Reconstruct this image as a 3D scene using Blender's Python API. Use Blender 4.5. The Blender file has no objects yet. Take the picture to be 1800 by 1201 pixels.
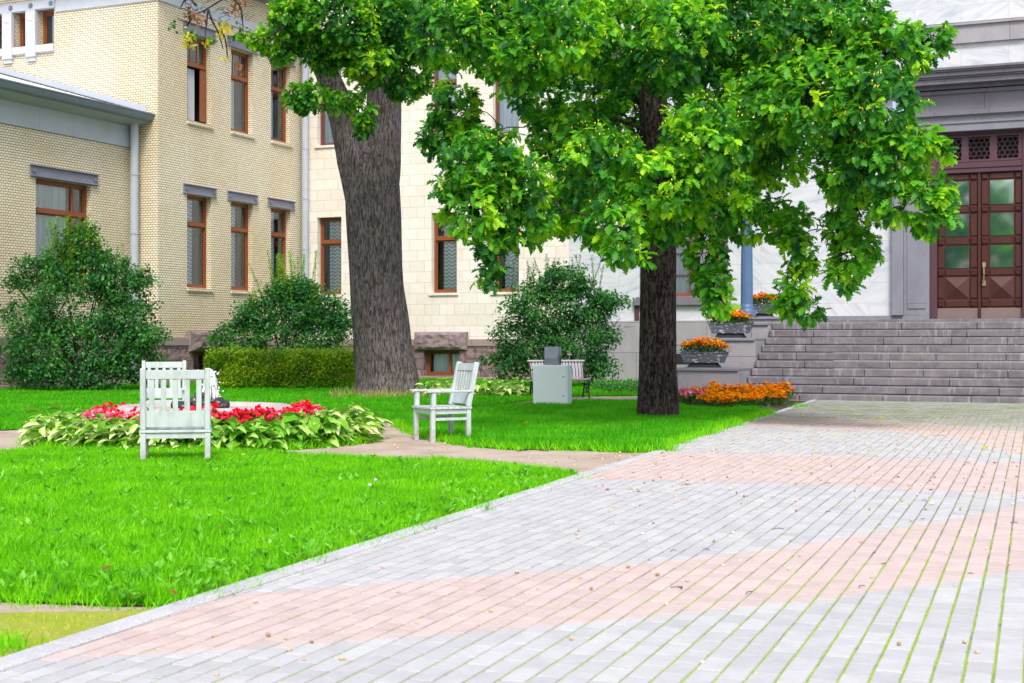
import bpy, math, random
import numpy as np
from mathutils import Vector, noise

random.seed(7); rng = np.random.default_rng(11)
R = math.radians
scene = bpy.context.scene
COL = scene.collection

# ------------------------------------------------------------------ camera / world / sun / exposure
CAM_H = 1.3; F = 2500.0
cd = bpy.data.cameras.new('camera'); cam = bpy.data.objects.new('camera', cd); COL.objects.link(cam)
cam.location = (0, 0, CAM_H); cam.rotation_euler = (R(90), 0, 0)
cd.sensor_width = 36; cd.lens = 50; cd.clip_start = 0.1; cd.clip_end = 2000
cd.dof.use_dof = True; cd.dof.focus_distance = 27; cd.dof.aperture_fstop = 6.3
scene.camera = cam
SUN_EL = R(50); SUN_AZ = R(176)          # azimuth clockwise from +Y (behind the camera, to the left)
w = bpy.data.worlds.new('World'); scene.world = w; w.use_nodes = True
nt = w.node_tree; sky = nt.nodes.new('ShaderNodeTexSky'); sky.sky_type = 'NISHITA'; sky.sun_disc = False
sky.sun_elevation = SUN_EL; sky.sun_rotation = SUN_AZ
sky.air_density = 1.0; sky.dust_density = 4.0; sky.ozone_density = 1.0
bg = nt.nodes['Background']; bg.inputs[1].default_value = 0.15
nt.links.new(sky.outputs[0], bg.inputs[0])
sd = bpy.data.lights.new('sun', 'SUN'); sun = bpy.data.objects.new('sun', sd); COL.objects.link(sun)
sd.energy = 1.5; sd.angle = R(11); sd.color = (1.0, 0.975, 0.93)
sdir = Vector((math.sin(SUN_AZ)*math.cos(SUN_EL), math.cos(SUN_AZ)*math.cos(SUN_EL), math.sin(SUN_EL)))
sun.rotation_euler = sdir.to_track_quat('Z', 'Y').to_euler()
vs = scene.view_settings; vs.view_transform = 'Standard'; vs.look = 'None'; vs.gamma = 1; vs.exposure = 0.70
scene.cycles.max_bounces = 6; scene.cycles.transparent_max_bounces = 12
scene.cycles.use_denoising = True

# ------------------------------------------------------------------ naming helpers
def tag(o, label=None, cat=None, group=None, kind=None):
    if label: o['label'] = label
    if cat: o['category'] = cat
    if group: o['group'] = group
    if kind: o['kind'] = kind
    return o
def empty(name, loc=(0, 0, 0), rz=0, label=None, cat=None, group=None):
    o = bpy.data.objects.new(name, None); COL.objects.link(o)
    o.location = loc; o.rotation_euler = (0, 0, rz); o.empty_display_size = .1
    return tag(o, label, cat, group)
def copy_tree(o, parent=None):
    c = o.copy(); COL.objects.link(c); c.parent = parent
    for ch in list(o.children): copy_tree(ch, c)
    return c

# ------------------------------------------------------------------ mesh builder
class MB:
    def __init__(s): s.v = []; s.f = []; s.sm = False
    def add(s, vs_, fs):
        n = len(s.v); s.v.extend(vs_); s.f.extend([tuple(i+n for i in f) for f in fs]); return s
    def box(s, x0, x1, y0, y1, z0, z1):
        return s.add([(x0,y0,z0),(x1,y0,z0),(x1,y1,z0),(x0,y1,z0),(x0,y0,z1),(x1,y0,z1),(x1,y1,z1),(x0,y1,z1)],
                     [(0,3,2,1),(4,5,6,7),(0,1,5,4),(1,2,6,5),(2,3,7,6),(3,0,4,7)])
    def taper(s, x0, x1, y0, y1, z0, z1, k):      # box, base scaled by k
        cx, cy = (x0+x1)/2, (y0+y1)/2
        q = lambda x, y, kk: (cx+(x-cx)*kk, cy+(y-cy)*kk)
        b = [(*q(x,y,k), z0) for x,y in ((x0,y0),(x1,y0),(x1,y1),(x0,y1))]
        t = [(x,y,z1) for x,y in ((x0,y0),(x1,y0),(x1,y1),(x0,y1))]
        return s.add(b+t, [(0,3,2,1),(4,5,6,7),(0,1,5,4),(1,2,6,5),(2,3,7,6),(3,0,4,7)])
    def beam(s, p0, p1, w, t, up=(0,0,1)):        # rectangular bar between two points
        p0 = Vector(p0); p1 = Vector(p1); d = (p1-p0).normalized(); u = Vector(up)
        a = d.cross(u)
        if a.length < 1e-4: a = d.cross(Vector((0,1,0)))
        a.normalize(); b = a.cross(d).normalized(); a *= w/2; b *= t/2
        vs_ = [tuple(p+x) for p in (p0, p1) for x in (-a-b, a-b, a+b, -a+b)]
        return s.add(vs_, [(0,1,2,3),(7,6,5,4),(0,4,5,1),(1,5,6,2),(2,6,7,3),(3,7,4,0)])
    def tube(s, pts, rad, n=10, cap=True, wob=None):
        pts = [Vector(p) for p in pts]; m = len(pts)
        if not hasattr(rad, '__len__'): rad = [rad]*m
        base = len(s.v); ref = None
        for i, p in enumerate(pts):
            d = (pts[min(i+1,m-1)]-pts[max(i-1,0)]).normalized()
            if ref is None: ref = d.orthogonal().normalized()
            ref = (ref - d*ref.dot(d)).normalized(); q = d.cross(ref)
            for k in range(n):
                a = 2*math.pi*k/n; r = rad[i]*(wob(a, p) if wob else 1)
                s.v.append(tuple(p + ref*math.cos(a)*r + q*math.sin(a)*r))
        for i in range(m-1):
            for k in range(n):
                a = base+i*n+k; b = base+i*n+(k+1)%n
                s.f.append((a, b, b+n, a+n))
        if cap:
            s.f.append(tuple(base+k for k in range(n))[::-1]); s.f.append(tuple(base+(m-1)*n+k for k in range(n)))
        return s
    def lathe(s, prof, n=48, c=(0,0), wob=None):
        base = len(s.v); m = len(prof)
        for r, z in prof:
            for k in range(n):
                a = 2*math.pi*k/n; rr = r*(wob(a, z) if wob else 1)
                s.v.append((c[0]+rr*math.cos(a), c[1]+rr*math.sin(a), z))
        for i in range(m-1):
            for k in range(n):
                a = base+i*n+k; b = base+i*n+(k+1)%n
                s.f.append((a, b, b+n, a+n))
        return s
    def ball(s, c, r, nu=8, nv=5, wob=0.0, seed=0):
        base = len(s.v); rx, ry, rz = r if hasattr(r, '__len__') else (r, r, r)
        for i in range(nv+1):
            th = math.pi*i/nv
            for k in range(nu):
                ph = 2*math.pi*k/nu
                d = Vector((math.sin(th)*math.cos(ph), math.sin(th)*math.sin(ph), math.cos(th)))
                q = 1+wob*noise.noise(d*1.7+Vector((seed*3.1, seed, 0)))
                s.v.append((c[0]+d.x*rx*q, c[1]+d.y*ry*q, c[2]+d.z*rz*q))
        for i in range(nv):
            for k in range(nu):
                a = base+i*nu+k; b = base+i*nu+(k+1)%nu
                s.f.append((a, a+nu, b+nu, b))
        return s
    def build(s, name, m, parent=None, smooth=False, bevel=0, kind=None, label=None, cat=None, group=None, seg=1):
        me = bpy.data.meshes.new(name); me.from_pydata(s.v, [], s.f); me.update()
        me.materials.append(m)
        if smooth: me.shade_smooth()
        o = bpy.data.objects.new(name, me); COL.objects.link(o)
        if parent: o.parent = parent
        if bevel:
            b = o.modifiers.new('bevel', 'BEVEL'); b.width = bevel; b.segments = seg; b.limit_method = 'ANGLE'
        return tag(o, label, cat, group, kind)

def np_mesh(name, V, Fc, m, parent=None, attrs=None, smooth=False):
    """V (n,3), Fc (m,k) constant-size faces"""
    me = bpy.data.meshes.new(name); n = len(V); mm, k = Fc.shape
    me.vertices.add(n); me.vertices.foreach_set('co', V.astype(np.float32).ravel())
    me.loops.add(mm*k); me.loops.foreach_set('vertex_index', Fc.astype(np.int32).ravel())
    me.polygons.add(mm); me.polygons.foreach_set('loop_start', (np.arange(mm)*k).astype(np.int32))
    try: me.polygons.foreach_set('loop_total', np.full(mm, k, dtype=np.int32))
    except Exception: pass
    me.update(calc_edges=True)
    for nm, arr in (attrs or {}).items():
        a = me.attributes.new(nm, 'FLOAT', 'POINT'); a.data.foreach_set('value', arr.astype(np.float32))
    me.materials.append(m)
    if smooth: me.shade_smooth()
    o = bpy.data.objects.new(name, me); COL.objects.link(o)
    if parent: o.parent = parent
    return o

def leaves(P, D, N, L, W, tpl, faces, tint):
    """instances of a leaf template. P base (n,3), D direction, N normal, L length, W width"""
    D = D/np.linalg.norm(D, axis=1, keepdims=True)
    N = N - D*np.sum(N*D, 1, keepdims=True); N = N/(np.linalg.norm(N, axis=1, keepdims=True)+1e-9)
    S = np.cross(D, N)
    t = tpl[None]                                          # (1,k,3): x side, y along, z up
    V = P[:, None] + S[:, None]*(t[..., 0:1]*W[:, None, None]) + D[:, None]*(t[..., 1:2]*L[:, None, None]) + N[:, None]*(t[..., 2:3]*L[:, None, None])
    k = tpl.shape[0]; n = len(P)
    Fc = (faces[None] + (np.arange(n)*k)[:, None, None]).reshape(-1, faces.shape[1])
    return V.reshape(-1, 3), Fc, np.repeat(tint, k)

def leaf_tpl(stations, fold=.25, droop=.25):
    v = []; f = []
    for i, (t, wd) in enumerate(stations):
        z = -droop*t*t
        v += [(-wd/2, t, z+fold*wd/2), (0, t, z), (wd/2, t, z+fold*wd/2)]
        if i:
            a = (i-1)*3; b = i*3
            f += [(a, a+1, b+1, b), (a+1, a+2, b+2, b+1)]
    return np.array(v, float), np.array(f)
OAK_T, OAK_F = leaf_tpl([(0, .04), (.14, .16), (.24, .56), (.31, .24), (.43, .88), (.51, .34), (.64, 1.12), (.72, .50), (.83, .95), (.90, .42), (1, .20)], .25, .30)
SMALL_T, SMALL_F = leaf_tpl([(0, .05), (.3, .95), (.65, .8), (1, .02)], .2, .15)
HOSTA_T, HOSTA_F = leaf_tpl([(0, .05), (.15, .55), (.35, 1.0), (.6, .85), (.82, .45), (1, .02)], .3, .55)
def unit(n): 
    a = rng.normal(size=(n, 3)); return a/np.linalg.norm(a, axis=1, keepdims=True)

# ------------------------------------------------------------------ materials
class NT:
    def __init__(s, name):
        s.m = bpy.data.materials.new(name); s.m.use_nodes = True; s.t = s.m.node_tree
        s.t.nodes.clear(); s.out = s.n('OutputMaterial')
    def n(s, typ, **kw):
        nd = s.t.nodes.new('ShaderNode'+typ)
        for k, v in kw.items(): setattr(nd, k, v)
        return nd
    def l(s, a, b): s.t.links.new(a, b)
    def val(s, inp, v):
        if isinstance(v, bpy.types.NodeSocket): s.l(v, inp)
        else: inp.default_value = v if not (isinstance(v, tuple) and len(v) == 3 and inp.type == 'RGBA') else (*v, 1)
    def math(s, op, a, b=0.0, c=None):
        nd = s.n('Math', operation=op); s.val(nd.inputs[0], a); s.val(nd.inputs[1], b)
        if c is not None: s.val(nd.inputs[2], c)
        return nd.outputs[0]
    def mix(s, f, a, b, mode='MIX'):
        nd = s.n('Mix', data_type='RGBA', blend_type=mode); s.val(nd.inputs[0], f); s.val(nd.inputs[6], a); s.val(nd.inputs[7], b)
        return nd.outputs[2]
    def ramp(s, f, stops):
        nd = s.n('ValToRGB'); s.val(nd.inputs[0], f); cr = nd.color_ramp
        while len(cr.elements) < len(stops): cr.elements.new(.5)
        for e, (p, c) in zip(cr.elements, stops):
            e.position = p; e.color = (*c, 1) if len(c) == 3 else c
        return nd.outputs[0]
    def noise(s, vec, scale, detail=4, rough=.6, dist=0, d='3D'):
        nd = s.n('TexNoise', noise_dimensions=d); s.val(nd.inputs['Scale'], scale); s.val(nd.inputs['Detail'], detail)
        s.val(nd.inputs['Roughness'], rough); s.val(nd.inputs['Distortion'], dist)
        if vec is not None: s.l(vec, nd.inputs['Vector'])
        return nd.outputs[0]
    def mapv(s, vec, scale=(1,1,1), loc=(0,0,0), rot=(0,0,0)):
        nd = s.n('Mapping'); s.l(vec, nd.inputs[0]); nd.inputs[1].default_value = loc; nd.inputs[2].default_value = rot; nd.inputs[3].default_value = scale
        return nd.outputs[0]
    def obj(s): return s.n('TexCoord').outputs['Object']
    def pos(s): return s.n('NewGeometry').outputs['Position']
    def sep(s, v):
        nd = s.n('SeparateXYZ'); s.l(v, nd.inputs[0]); return nd.outputs
    def comb(s, x, y, z=0.0):
        nd = s.n('CombineXYZ'); s.val(nd.inputs[0], x); s.val(nd.inputs[1], y); s.val(nd.inputs[2], z); return nd.outputs[0]
    def attr(s, name): return s.n('Attribute', attribute_name=name).outputs['Fac']
    def bump(s, h, strength=.3, dist=.02):
        nd = s.n('Bump'); s.val(nd.inputs['Height'], h); nd.inputs['Strength'].default_value = strength; nd.inputs['Distance'].default_value = dist
        return nd.outputs[0]
    def pbr(s, col, rough=.7, metal=0.0, normal=None, spec=.4, coat=0.0):
        b = s.n('BsdfPrincipled'); s.val(b.inputs['Base Color'], col); s.val(b.inputs['Roughness'], rough)
        s.val(b.inputs['Metallic'], metal); b.inputs['Specular IOR Level'].default_value = spec
        b.inputs['Coat Weight'].default_value = coat
        if normal is not None: s.l(normal, b.inputs['Normal'])
        s.l(b.outputs[0], s.out.inputs[0]); return b
    def leafy(s, col, trans=.35, rough=.45, tcol=None):
        b = s.n('BsdfPrincipled'); s.val(b.inputs['Base Color'], col); b.inputs['Roughness'].default_value = rough
        b.inputs['Specular IOR Level'].default_value = .22
        t = s.n('BsdfTranslucent'); s.val(t.inputs[0], tcol if tcol is not None else col)
        m = s.n('MixShader'); m.inputs[0].default_value = trans; s.l(b.outputs[0], m.inputs[1]); s.l(t.outputs[0], m.inputs[2])
        s.l(m.outputs[0], s.out.inputs[0])

def plain(name, col, rough=.6, metal=0, var=.08, scale=6, bump=.1, spec=.4):
    t = NT(name); o = t.obj(); n = t.noise(o, scale, 5)
    c = t.mix(n, tuple(x*(1-var*2) for x in col), tuple(min(1, x*(1+var*2)) for x in col))
    n2 = t.noise(o, scale*12, 3)
    t.pbr(c, rough, metal, t.bump(n2, bump, .01), spec); return t.m

def wall_uv(t):
    x, y, z = t.sep(t.obj()); return t.comb(t.math('ADD', x, y), z, 0.0), z

def brick_mat(name, c1, c2, mortar, bw, bh, ms, off=.5, stain=None, rough=.6, bumps=.3):
    t = NT(name); uv, z = wall_uv(t)
    b = t.n('TexBrick', offset=off); t.l(uv, b.inputs['Vector'])
    t.val(b.inputs['Color1'], c1); t.val(b.inputs['Color2'], c2); t.val(b.inputs['Mortar'], mortar)
    b.inputs['Scale'].default_value = 1; b.inputs['Mortar Size'].default_value = ms; b.inputs['Mortar Smooth'].default_value = .15
    b.inputs['Brick Width'].default_value = bw; b.inputs['Row Height'].default_value = bh; b.inputs['Bias'].default_value = 0
    big = t.noise(t.mapv(uv, (.35, .18, 1)), 1.0, 5, .6)
    c = b.outputs[0]
    if stain:
        f = t.ramp(big, [(.42, (0,0,0)), (.72, (1,1,1))]); c = t.mix(t.math('MULTIPLY', f, .75), c, t.mix(1, c, stain, 'MULTIPLY'))
    fine = t.noise(uv, 9, 4)
    c = t.mix(.12, c, t.ramp(fine, [(.3, (.2,.2,.2)), (.7, (1,1,1))]), 'MULTIPLY')
    t.pbr(c, rough, 0, t.bump(t.math('SUBTRACT', 1.0, b.outputs[1]), bumps, .01), .4); return t.m

M = {}
M['yellow_brick'] = brick_mat('yellow_glazed_brick', (.87, .81, .64), (.79, .71, .52), (.17, .15, .12), .125, .0715, .0085, .5, (.84, .72, .54), .45)
M['cream_stone'] = brick_mat('cream_stone_blocks', (.80, .785, .73), (.74, .71, .65), (.50, .46, .40), .56, .365, .0065, .5, (.88, .80, .68), .7, .2)
def marble():
    t = NT('veined_marble'); uv, z = wall_uv(t)
    b = t.n('TexBrick', offset=.5); t.l(uv, b.inputs['Vector']); t.val(b.inputs['Color1'], (0, 0, 0)); t.val(b.inputs['Color2'], (1, 1, 1)); t.val(b.inputs['Mortar'], (.5, .5, .5))
    b.inputs['Scale'].default_value = 1; b.inputs['Mortar Size'].default_value = .004; b.inputs['Brick Width'].default_value = 1.3; b.inputs['Row Height'].default_value = .61
    rnd = b.outputs[0]; x, y, _ = t.sep(uv)
    ox = t.math('ADD', x, t.math('MULTIPLY', rnd, 17.0)); k = t.math('SUBTRACT', t.math('MULTIPLY', rnd, 2.4), 1.2)
    sl = t.math('ADD', t.math('MULTIPLY', x, k), y)
    v = t.comb(t.math('MULTIPLY', sl, 3.2), t.math('MULTIPLY', ox, .55), rnd)
    n = t.noise(v, 1.6, 8, .62, .6)
    c = t.ramp(n, [(.28, (.34, .38, .44)), (.40, (.45, .49, .55)), (.52, (.53, .565, .61)), (.75, (.61, .62, .65))])
    c = t.mix(t.math('MULTIPLY', rnd, .14), c, (.66, .62, .56))
    c = t.mix(b.outputs[1], c, (.35, .34, .34))
    t.pbr(c, .45, 0, None, .5); return t.m
M['marble'] = marble()
def granite(name, base, dark, blk=(1.4, .6), ms=.005, rough=.75, streak=.3, mort=(.12, .11, .12)):
    t = NT(name); uv, z = wall_uv(t); o = t.obj()
    n = t.noise(o, 95, 3, .8); c = t.mix(t.ramp(n, [(.35, (0,0,0)), (.65, (1,1,1))]), dark, base)
    big = t.noise(t.mapv(o, (.8, .8, .35)), 2.2, 6, .65)
    c = t.mix(streak, c, t.ramp(big, [(.3, (.45, .43, .45)), (.55, (1, 1, 1)), (.75, (1.0, .97, .93))]), 'MULTIPLY')
    if blk:
        b = t.n('TexBrick', offset=.43); t.l(uv, b.inputs['Vector']); t.val(b.inputs['Color1'], (.9, .9, .9)); t.val(b.inputs['Color2'], (1, 1, 1)); t.val(b.inputs['Mortar'], mort)
        b.inputs['Scale'].default_value = 1; b.inputs['Mortar Size'].default_value = ms; b.inputs['Brick Width'].default_value = blk[0]; b.inputs['Row Height'].default_value = blk[1]
        c = t.mix(1, c, b.outputs[0], 'MULTIPLY')
    t.pbr(c, rough, 0, t.bump(n, .12, .005), .35); return t.m
M['granite'] = granite('grey_granite', (.42, .41, .43), (.24, .23, .26), (1.6, .95))
M['granite_trim'] = granite('dark_grey_granite', (.22, .215, .25), (.12, .115, .145), (1.5, 6))
M['granite_base'] = granite('bluish_granite', (.27, .28, .32), (.14, .15, .185), None)
M['curb'] = granite('curb_granite', (.62, .62, .63), (.40, .40, .42), None, streak=.35)
M['pink_band'] = granite('pinkish_granite', (.42, .33, .32), (.25, .18, .18), (1.8, 5))
def step_mat():
    t = NT('weathered_step_granite'); o = t.obj(); x, y, z = t.sep(o)
    n = t.noise(o, 90, 3, .8); c = t.mix(n, (.10, .097, .108), (.245, .235, .26))
    b = t.noise(t.mapv(o, (1.4, 1.0, 3.5)), 1.1, 7, .7)
    c = t.mix(.85, c, t.ramp(b, [(.3, (.55, .50, .56)), (.5, (.95, .93, .95)), (.66, (1.25, 1.2, 1.15)), (.8, (1.9, 1.95, 2.0))]), 'MULTIPLY')
    st = t.noise(t.mapv(o, (9, 1, 1.2)), 1.0, 5, .7)
    c = t.mix(t.math('MULTIPLY', t.ramp(st, [(.54, (0,0,0)), (.70, (1,1,1))]), .55), c, (.42, .43, .44))
    t.pbr(c, .85, 0, t.bump(t.noise(o, 40, 4), .25, .01), .3); return t.m
M['step'] = step_mat()
def rough_stone():
    t = NT('rough_pink_masonry'); uv, z = wall_uv(t)
    warp = t.noise(uv, 3, 3); vv = t.mix(.06, uv, t.n('TexNoise').outputs[1], 'ADD')
    b = t.n('TexBrick', offset=.42, offset_frequency=2, squash=.7, squash_frequency=3); t.l(uv, b.inputs['Vector'])
    t.val(b.inputs['Color1'], (.34, .23, .22)); t.val(b.inputs['Color2'], (.22, .17, .20)); t.val(b.inputs['Mortar'], (.10, .08, .08))
    b.inputs['Scale'].default_value = 1; b.inputs['Mortar Size'].default_value = .012; b.inputs['Brick Width'].default_value = .62; b.inputs['Row Height'].default_value = .36
    v = t.n('TexVoronoi', feature='F1'); v.inputs['Scale'].default_value = 4.5; t.l(uv, v.inputs['Vector'])
    n = t.noise(uv, 5, 7, .65)
    c = t.mix(.7, b.outputs[0], t.ramp(n, [(.3, (.55, .5, .55)), (.7, (1.25, 1.15, 1.1))]), 'MULTIPLY')
    h = t.math('SUBTRACT', t.math('ADD', t.math('MULTIPLY', v.outputs[0], .8), n), t.math('MULTIPLY', b.outputs[1], 1.2))
    t.pbr(c, .85, 0, t.bump(h, 1.0, .08), .3); return t.m
M['rough_stone'] = rough_stone()
M['lintel'] = plain('blue_grey_painted_steel', (.185, .20, .27), .45, 0, .1, 3, .05)
M['zinc'] = plain('grey_painted_zinc', (.40, .44, .50), .5, 0, .07, 2, .05)
M['zinc_dark'] = plain('dark_grey_gutter', (.17, .21, .26), .5, 0, .1, 2, .05)
M['roof'] = plain('pale_sheet_roof', (.66, .68, .72), .55, 0, .15, 1.5, .1)
M['trim'] = plain('pale_grey_render', (.50, .54, .60), .7, 0, .08, 2, .1)
M['white_trim'] = plain('white_render', (.52, .54, .58), .6, 0, .05, 3, .1)
def wood(name, c1, c2, rough=.5):
    t = NT(name); o = t.obj(); n = t.noise(t.mapv(o, (14, 14, 1.2)), 2.5, 5, .6)
    t.pbr(t.mix(n, c1, c2), rough, 0, t.bump(n, .1, .005), .4); return t.m
M['wood'] = wood('orange_brown_window_wood', (.15, .040, .012), (.30, .095, .030))
M['wood_dark'] = wood('weathered_brown_wood', (.10, .035, .03), (.20, .075, .06))
M['mahogany'] = wood('dark_red_door_wood', (.038, .013, .011), (.085, .028, .023), .32)
M['door_frame'] = wood('plum_brown_frame_wood', (.055, .024, .035), (.10, .045, .06), .5)
M['brass'] = plain('worn_brass', (.42, .33, .20), .4, .8, .1, 8)
M['kick'] = plain('brown_metal_kickplate', (.23, .165, .155), .45, .3, .12, 3)
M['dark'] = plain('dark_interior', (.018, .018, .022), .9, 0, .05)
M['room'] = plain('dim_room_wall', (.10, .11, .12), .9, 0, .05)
def glass():
    t = NT('window_glass'); fr = t.n('Fresnel'); fr.inputs[0].default_value = 1.5
    g = t.n('BsdfGlossy'); g.inputs['Roughness'].default_value = .03; g.inputs['Color'].default_value = (.9, .95, 1, 1)
    tr = t.n('BsdfTransparent'); tr.inputs[0].default_value = (.93, .96, .97, 1)
    m = t.n('MixShader'); t.l(t.math('ADD', t.math('MULTIPLY', fr.outputs[0], 1.1), .07), m.inputs[0]); t.l(tr.outputs[0], m.inputs[1]); t.l(g.outputs[0], m.inputs[2]); t.l(m.outputs[0], t.out.inputs[0])
    return t.m
M['glass'] = glass()
def door_glass():
    t = NT('tinted_door_glass'); 
    g = t.n('BsdfGlossy'); g.inputs['Roughness'].default_value = .06; g.inputs['Color'].default_value = (.80, .88, 1, 1)
    d = t.n('BsdfDiffuse'); d.inputs[0].default_value = (.04, .10, .12, 1)
    m = t.n('MixShader'); m.inputs[0].default_value = .74; t.l(d.outputs[0], m.inputs[1]); t.l(g.outputs[0], m.inputs[2]); t.l(m.outputs[0], t.out.inputs[0])
    return t.m
M['door_glass'] = door_glass()
def lace():
    t = NT('lace_curtain'); uv, z = wall_uv(t); x, y, _ = t.sep(uv)
    sc = t.math('ABSOLUTE', t.math('SINE', t.math('MULTIPLY', x, 14.5)))
    ph = t.math('FRACT', t.math('DIVIDE', t.math('ADD', y, t.math('MULTIPLY', sc, .07)), .125))
    n = t.noise(uv, 5, 3)
    f = t.math('MULTIPLY', ph, t.math('ADD', .75, t.math('MULTIPLY', n, .5)))
    c = t.ramp(f, [(.05, (.20, .27, .29)), (.40, (.60, .72, .78)), (.9, (.92, .96, .98))])
    t.pbr(c, .9); return t.m
M['lace'] = lace()
def sheer():
    t = NT('sheer_curtain'); uv, z = wall_uv(t); x, y, _ = t.sep(uv)
    n = t.noise(t.comb(t.math('MULTIPLY', x, 12.0), t.math('MULTIPLY', y, .3)), 1.0, 4, .7)
    c = t.ramp(n, [(.3, (.50, .60, .66)), (.7, (.92, .96, .98))]); t.pbr(c, .9); return t.m
M['sheer'] = sheer()
def chair_paint():
    t = NT('pale_blue_grey_chair_paint'); o = t.obj(); x, y, z = t.sep(o)
    n = t.noise(o, 9, 5, .6); c = t.mix(n, (.44, .50, .525), (.54, .60, .62))
    low = t.math('MULTIPLY', t.ramp(z, [(.05, (1,1,1)), (.32, (0,0,0))]), t.ramp(t.noise(o, 14, 5, .7), [(.40, (0,0,0)), (.62, (1,1,1))]))
    c = t.mix(t.math('MULTIPLY', low, .8), c, (.36, .30, .24))
    gr = t.ramp(t.noise(t.mapv(o, (6, 6, 2)), 2.2, 7, .75), [(.36, (.80, .79, .75)), (.56, (1, 1, 1))]); c = t.mix(1, c, gr, 'MULTIPLY')
    t.pbr(c, .5, 0, t.bump(t.noise(t.mapv(o, (30, 30, 5)), 4, 3), .06, .004), .4); return t.m
M['chair'] = chair_paint()
M['cabinet'] = plain('pale_green_grey_enamel', (.74, .82, .84), .4, 0, .04, 2, .02)
M['flood'] = plain('grey_powder_coat', (.25, .28, .32), .5, 0, .08, 5)
M['iron'] = plain('black_cast_iron', (.025, .022, .028), .5, .3, .2, 20)
M['bench_wood'] = wood('pale_mauve_bench_slats', (.46, .42, .46), (.62, .57, .60))
M['lamp_blue'] = plain('slate_blue_cast_iron', (.08, .15, .28), .45, .1, .1, 5)
def peel():
    t = NT('peeling_grey_paint'); o = t.obj(); n = t.noise(t.mapv(o, (1, 1, 2.2)), 9, 6, .65)
    c = t.mix(t.ramp(n, [(.56, (0,0,0)), (.60, (1,1,1))]), (.10, .11, .135), (.50, .51, .53))
    t.pbr(c, .7, 0, t.bump(n, .3, .01)); return t.m
M['planter'] = peel()
M['basin'] = plain('weathered_pink_grey_stone', (.46, .41, .40), .75, 0, .18, 5, .4)
def water():
    t = NT('basin_water'); n = t.noise(t.obj(), 12, 3)
    t.pbr((.045, .05, .055), .08, 0, t.bump(n, .5, .02), .9); return t.m
M['water'] = water()
def foam():
    t = NT('white_foaming_water'); b = t.n('BsdfPrincipled'); b.inputs['Base Color'].default_value = (.93, .95, .97, 1); b.inputs['Roughness'].default_value = .3
    tr = t.n('BsdfTransparent'); m = t.n('MixShader'); f = t.ramp(t.noise(t.mapv(t.obj(), (1, 1, .4)), 30, 4, .7), [(.36, (0,0,0)), (.5, (1,1,1))])
    t.l(f, m.inputs[0]); t.l(tr.outputs[0], m.inputs[1]); t.l(b.outputs[0], m.inputs[2]); t.l(m.outputs[0], t.out.inputs[0]); return t.m
M['foam'] = foam()
M['rock'] = plain('wet_dark_stone', (.045, .04, .042), .25, 0, .5, 6, .3, .6)
def bark(name, c1, c2, c3, moss=0.0, vs_=1.0, gap=.3):
    t = NT(name); o = t.obj(); x, y, z = t.sep(o)
    v = t.comb(x, y, t.math('MULTIPLY', z, .15*vs_))
    wn = t.noise(v, 25, 6, .6, .7); wv = t.noise(t.comb(x, y, t.math('MULTIPLY', z, .28*vs_)), 34, 4, .6, .3)
    h = t.math('ADD', t.math('MULTIPLY', wn, .62), t.math('MULTIPLY', wv, .38))
    c = t.ramp(h, [(.42, c1), (.49, c2), (.565, c3)])
    big = t.noise(o, 1.3, 4, .6); c = t.mix(.55, c, t.ramp(big, [(.3, (.6, .56, .6)), (.7, (1.15, 1.12, 1.12))]), 'MULTIPLY')
    if moss:
        g = t.ramp(t.noise(o, .9, 5, .7), [(.52, (0,0,0)), (.70, (1,1,1))]); c = t.mix(t.math('MULTIPLY', g, moss), c, (.10, .13, .05))
    t.pbr(c, .95, 0, t.bump(h, 1.0, .10), .15); return t.m
M['bark_a'] = bark('grey_ridged_bark', (.055, .044, .045), (.135, .112, .112), (.245, .215, .215), .25)
M['bark_b'] = bark('dark_brown_oak_bark', (.012, .008, .010), (.050, .036, .036), (.125, .095, .090), .25, 1.6)
def foliage(name, dark, mid, light, trans=.4, tl=1.5):
    t = NT(name); a = t.attr('tint'); n = t.noise(t.pos(), 1.1, 3)
    f = t.math('ADD', t.math('MULTIPLY', a, .75), t.math('MULTIPLY', t.math('SUBTRACT', n, .38), .7))
    c = t.ramp(f, [(.15, dark), (.5, mid), (.9, light)])
    tc = t.mix(1, c, (tl*1.05, tl*1.05, tl*.5), 'MULTIPLY')
    t.leafy(c, trans, .42, tc); return t.m
M['oak'] = foliage('oak_leaves', (.018, .12, .030), (.105, .40, .026), (.46, .76, .020))
M['oak_a'] = foliage('dark_oak_leaves', (.018, .11, .024), (.095, .36, .026), (.44, .70, .024))
M['shrub'] = foliage('shrub_leaves', (.020, .105, .038), (.060, .245, .062), (.20, .44, .07), .38)
M['shrub_top'] = foliage('shrub_young_shoots', (.10, .30, .03), (.22, .48, .04), (.40, .60, .05), .4)
M['hedge'] = foliage('hedge_leaves', (.08, .20, .014), (.25, .42, .018), (.52, .66, .030), .42)
M['yellow_leaf'] = foliage('yellow_leaves', (.45, .42, .02), (.68, .58, .02), (.85, .62, .03), .4)
M['brown_leaf'] = foliage('dead_brown_leaves', (.20, .065, .03), (.33, .11, .05), (.45, .20, .08), .3)
M['acorn'] = plain('yellow_green_acorns', (.66, .60, .06), .4, 0, .2, 3)
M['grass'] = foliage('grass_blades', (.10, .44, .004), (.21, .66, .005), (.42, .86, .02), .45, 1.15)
M['grass_shade'] = foliage('shade_painted_lawn_blades', (.05, .33, .004), (.095, .50, .006), (.22, .68, .012), .45, 1.15)  # darker copy of the grass colours, painting in the shade under the trees
M['weed'] = foliage('weed_leaves', (.09, .34, .02), (.17, .50, .04), (.32, .62, .10), .35)
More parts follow.
